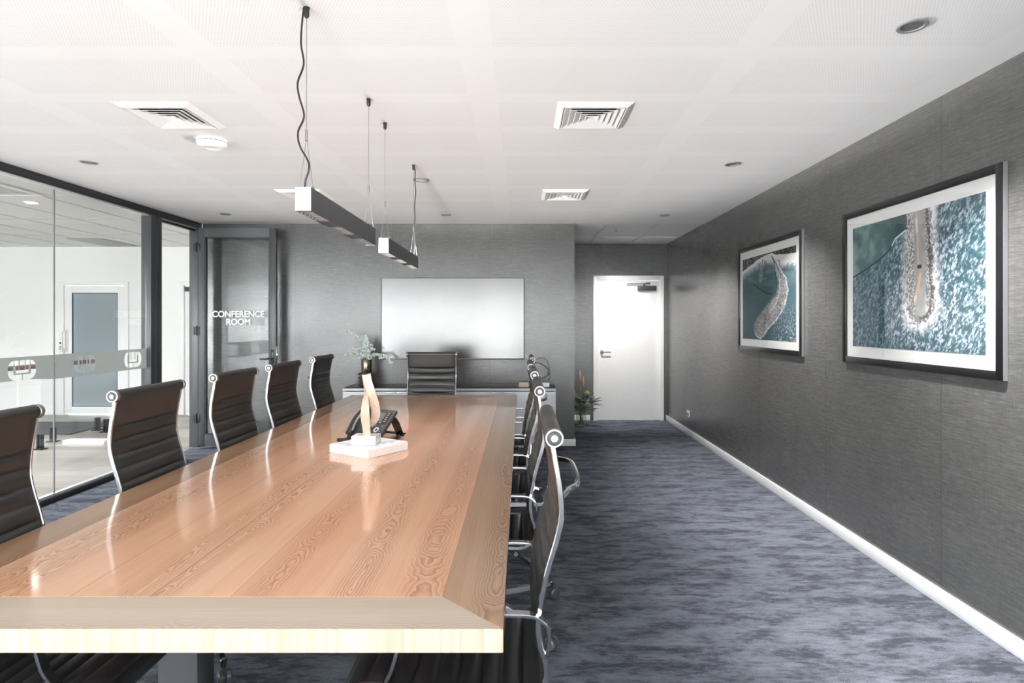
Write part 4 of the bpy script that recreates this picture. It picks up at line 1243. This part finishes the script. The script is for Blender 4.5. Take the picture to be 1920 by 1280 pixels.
def art_small(u, v):
    U = u * ASP; shape = u.shape + (3,)
    c = np.zeros(shape) + np.array(lin((84, 114, 122)))
    c = lerp(c, lin((44, 68, 78)), np.clip(fbm(U * 2.4, v * 2.4, 5, 3) * .8 + v * .5 - .25, 0, 1))
    c = lerp(c, lin((116, 144, 148)), sst(.42, .75, fbm(U * 4, v * 14, 11, 4)) * sst(.6, .2, v) * .8)
    spk = sst(.55, .74, fbm(U * 85, v * 85, 13, 2)); lower = sst(.45, .95, v) * sst(.5, .8, u)
    c = lerp(c, lin((200, 210, 220)), spk * lower * .8)
    wob = .02 * (fbm(U * 12, v * 3, 19, 3) - .5)
    sh = np.interp(u, [0, .2, .43, .6, .75, .9, 1], [.185, .125, .075, .07, .12, .14, .15]) + wob
    surf = sst(.11, .0, v - sh) * np.interp(u, [0, .4, .6, .75, 1], [.35, .5, .7, 1, 1])
    c = lerp(c, lin((232, 232, 234)), np.clip(surf * (.5 + .8 * sst(.32, .55, fbm(U * 14, v * 20, 29, 3))), 0, 1))
    c = np.where((v < sh)[..., None], np.array(lin((224, 221, 220))), c)
    lh = np.interp(u, [0, .15, .3, .43, .6, .7, .85, 1], [.15, .10, .06, .02, .015, .05, .07, .075]) + wob
    lc = lerp(np.zeros(shape) + np.array(lin((44, 48, 50))), lin((140, 141, 141)), sst(.48, .75, fbm(U * 60, v * 60, 37, 3)))
    c = np.where((v < lh)[..., None], lc, c)
    for pts, w0, w1, main in (([(.605, .06), (.66, .15), (.72, .24), (.785, .35), (.795, .45), (.73, .58), (.62, .67), (.50, .75), (.40, .83), (.37, .865)], .016, .105, 1), ([(.427, .07), (.40, .18), (.384, .29)], .012, .020, 0)):
        d_, tt = seg_dist(u, v, pts)
        wd = w0 + (w1 - w0) * (sst(.0, .75, tt) if main else tt) + (fbm(U * 32, v * 32, 43, 3) - .5) * .022
        side = (u * .8 + v * .6 > np.interp(tt, [0, .4, .7, 1], [.50, .90, .86, .78])) if main else np.zeros(u.shape, bool)
        foam = sst(.030, .0, d_ - wd) * (.30 + .70 * side)
        c = lerp(c, lin((240, 240, 244)), foam * sst(.25, .5, fbm(U * 50, v * 50, 47, 2)))
        rk = sst(.40, .66, fbm(U * 95, v * 95, 59, 2)); rk2 = fbm(U * 14, v * 14, 67, 3)
        rc = lerp(np.zeros(shape) + np.array(lin((74, 74, 76))), lin((196, 195, 195)), np.clip(rk * .55 + rk2 * .45, 0, 1))
        c = np.where((d_ < wd)[..., None], rc, c)
        if main:
            tr, _t = seg_dist(u, v, [(.65, .14), (.73, .30), (.745, .44), (.68, .58), (.56, .68)])
            c = lerp(c, lin((210, 208, 208)), sst(.016, .004, tr) * .6)
            tr, _t = seg_dist(u, v, [(.63, .14), (.66, .24), (.685, .36), (.655, .52)])
            c = lerp(c, lin((52, 52, 54)), sst(.014, .004, tr) * .55)
    d_, tt = seg_dist(u, v, [(.24, .33), (.31, .37), (.405, .417), (.50, .46), (.61, .478)])
    c = lerp(c, lin((34, 52, 60)), sst(.014, .004, d_) * .8)
    d_, tt = seg_dist(u, v, [(.46, .86), (.52, .83)])
    return lerp(c, lin((60, 60, 62)), sst(.016, .006, d_) * .0 + sst(.02, .008, np.hypot(u - .47, v - .80)) * .7)
def picture(y0, y1, z0, z1, art, seed, name_label):
    t = thing('framed_picture', name_label, 'picture', (XR, (y0 + y1) / 2, (z0 + z1) / 2), 'framed aerial photographs on the charcoal wall')
    fx0, fx1 = XR - .024, XR - .002; fw = .040
    b = NB()
    box(b, fx0, fx1, y0, y0 + fw, z0, z1, .0012); box(b, fx0, fx1, y1 - fw, y1, z0, z1, .0012)
    box(b, fx0, fx1, y0 + fw, y1 - fw, z0, z0 + fw, .0012); box(b, fx0, fx1, y0 + fw, y1 - fw, z1 - fw, z1, .0012)
    obj('frame', b, MAT['framefront'], t)
    b = NB(); box(b, fx0 + .002, fx1, y0 - .002, y0 + .001, z0, z1); box(b, fx0 + .002, fx1, y1 - .001, y1 + .002, z0, z1)
    obj('frame_edge', b, MAT['frameedge'], t)
    obj('mount', bx(XR - .012, XR - .003, y0 + fw, y1 - fw, z0 + fw, z1 - fw), MAT['mat'], t)
    obj('glazing', bx(XR - .0185, XR - .0170, y0 + fw, y1 - fw, z0 + fw, z1 - fw), MAT['pictureglass'], t)
    mg = .068
    ya, yb, za, zb = y0 + fw + mg, y1 - fw - mg, z0 + fw + mg, z1 - fw - mg
    NU, NV = 560, 420
    b = NB(); box(b, XR - .0135, XR - .0115, ya, yb, za, zb)
    me0 = bpy.data.meshes.new('art'); b.to_mesh(me0); b.free()
    uu, vv = np.meshgrid(np.linspace(0, 1, NU), np.linspace(0, 1, NV))
    co = np.stack([np.full(uu.shape, XR - .0140), yb + (ya - yb) * uu, zb + (za - zb) * vv], -1).reshape(-1, 3) - np.array(t.location)
    idx = np.arange(NU * NV).reshape(NV, NU)
    fc = np.stack([idx[:-1, :-1], idx[1:, :-1], idx[1:, 1:], idx[:-1, 1:]], -1).reshape(-1, 4)
    me = bpy.data.meshes.new('print'); me.from_pydata([tuple(p) for p in co], [], [tuple(int(k_) for k_ in f) for f in fc])
    at = me.color_attributes.new('ink', 'FLOAT_COLOR', 'POINT')
    col = art(uu, vv).reshape(-1, 3); rgba = np.concatenate([col, np.ones((len(col), 1))], 1).astype(np.float32)
    at.data.foreach_set('color', rgba.ravel())
    m = M('printed_aerial_photo', rough=.6, spec=.3)
    an = m.new('ShaderNodeAttribute'); an.attribute_name = 'ink'
    m.nt.links.new(an.outputs['Color'], m.b.inputs['Base Color'])
    me.materials.append(m.m)
    bpy.data.meshes.remove(me0)
    o = bpy.data.objects.new('print', me); COL.objects.link(o); o.parent = t
    md = o.modifiers.new('paper', 'SOLIDIFY'); md.thickness = .0012; md.offset = 1 if False else -1
    return t
picture(2.59, 3.885, 1.183, 2.152, art_big, 1, 'larger-looking framed aerial photo of a breakwater tip in glittering sea, nearer the camera')
picture(4.45, 5.76, 1.183, 2.152, art_small, 2, 'framed aerial photo of a curved breakwater off a white beach, nearer the white door')

# power outlet
t = thing('wall_outlet', 'grey double power outlet low on the charcoal wall near the door', 'outlet', (XR, 7.53, .277))
obj('plate', bx(XR - .012, XR, 7.475, 7.585, .235, .320, .003), MAT['alu'], t)
b = NB()
for y in (7.503, 7.557): box(b, XR - .014, XR - .011, y - .014, y + .014, .252, .283, .001)
obj('sockets', b, MAT['greyplastic'], t)
b = NB()
for y in (7.503, 7.557): box(b, XR - .015, XR - .011, y - .008, y + .008, .296, .311, .001)
obj('switches', b, MAT['whiteplastic'], t)

# ------------------------------------------------------------------ flowers in the alcove
fx, fy = .835, 8.16
t = thing('glass_vase', 'clear glass cylinder vase on the carpet beside the white door', 'vase', (fx, fy, 0))
b = NB(); lathe(b, [(.001, .004), (.066, .004), (.070, .008), (.076, .20), (.078, .205), (.073, .205), (.067, .016), (.001, .014)], 36, (fx, fy, 0))
obj('cylinder', b, MAT['vaseglass'], t)
f_ = thing('flower_arrangement', 'tall arrangement of orange spikes, pale green blooms and dark leaves in the glass vase', 'flowers', (fx, fy, .02))
rnd = random.Random(11)
neck = Vector((fx, fy, .21))
stems = [(-.15, .0, .60, 'spike'), (-.01, .03, .63, 'spike'), (.03, .0, .55, 'spike'), (-.10, -.05, .37, 'spike'), (.075, -.03, .47, 'bloom'), (.15, .0, .40, 'bloom'), (.085, -.06, .31, 'bloom'), (-.04, .05, .46, 'leaf'), (.0, -.05, .38, 'leaf'), (-.12, .05, .45, 'leaf')]
for dx, dy, z, kd in stems:
    b = NB(); p0 = Vector((fx + rnd.uniform(-.04, .04), fy + rnd.uniform(-.04, .04), .02)); pe = Vector((fx + dx, fy + dy, z))
    tube(b, smooth_path([p0, neck + Vector((dx * .2, dy * .2, 0)), pe], 8), .0050, 7); obj('stem', b, MAT['stemgreen'], f_)
    if kd == 'spike':
        b = NB(); H = .15
        prf = [(.004, 0)]
        for i in range(14): q = (i + .5) / 14; rr_ = .021 * (1 - q * .75); prf += [(rr_ * .8, q * H - .003), (rr_, q * H + .003)]
        prf += [(.002, H)]
        lathe(b, prf, 12); xf(b, pe, 0, rnd.uniform(-.1, .1)); obj('flower_spike', b, MAT['spike'], f_)
    elif kd == 'bloom':
        b = NB()
        for k in range(90):
            a = k * 2.39996; h = 1 - 2 * (k + .5) / 90; r = math.sqrt(1 - h * h)
            dr = Vector((r * math.cos(a), r * math.sin(a), h))
            leaf(b, pe + dr * .020, dr + Vector((0, 0, .5)), Vector((dr.y, -dr.x, .3)), .020, .011, .2, .0015, 3)
        lathe(b, [(.001, -.026), (.021, -.015), (.026, 0), (.020, .017), (.001, .026)], 14, pe); obj('bloom', b, MAT['bloom'], f_)
b = NB()
for i in range(46):
    a = rnd.uniform(0, 2 * PI); el = rnd.uniform(-.15, 1.1)
    dr = Vector((math.cos(a) * math.cos(el), math.sin(a) * math.cos(el) * .6, math.sin(el)))
    leaf(b, neck + Vector((rnd.uniform(-.03, .03), rnd.uniform(-.03, .03), rnd.uniform(0, .16))), dr, Vector((rnd.uniform(-.4, .4), -.8, 1)), rnd.uniform(.14, .25), rnd.uniform(.022, .036), rnd.uniform(0, .25), .001, 6)
for dx, dz in ((.26, .10), (.24, .02), (.27, .16)):
    leaf(b, neck + Vector((.05, -.05, .10)), Vector((dx, -.05, dz)), Vector((0, -.7, 1)), .25, .030, .12, .001, 7)
obj('leaves', b, MAT['greenleaf'], f_)
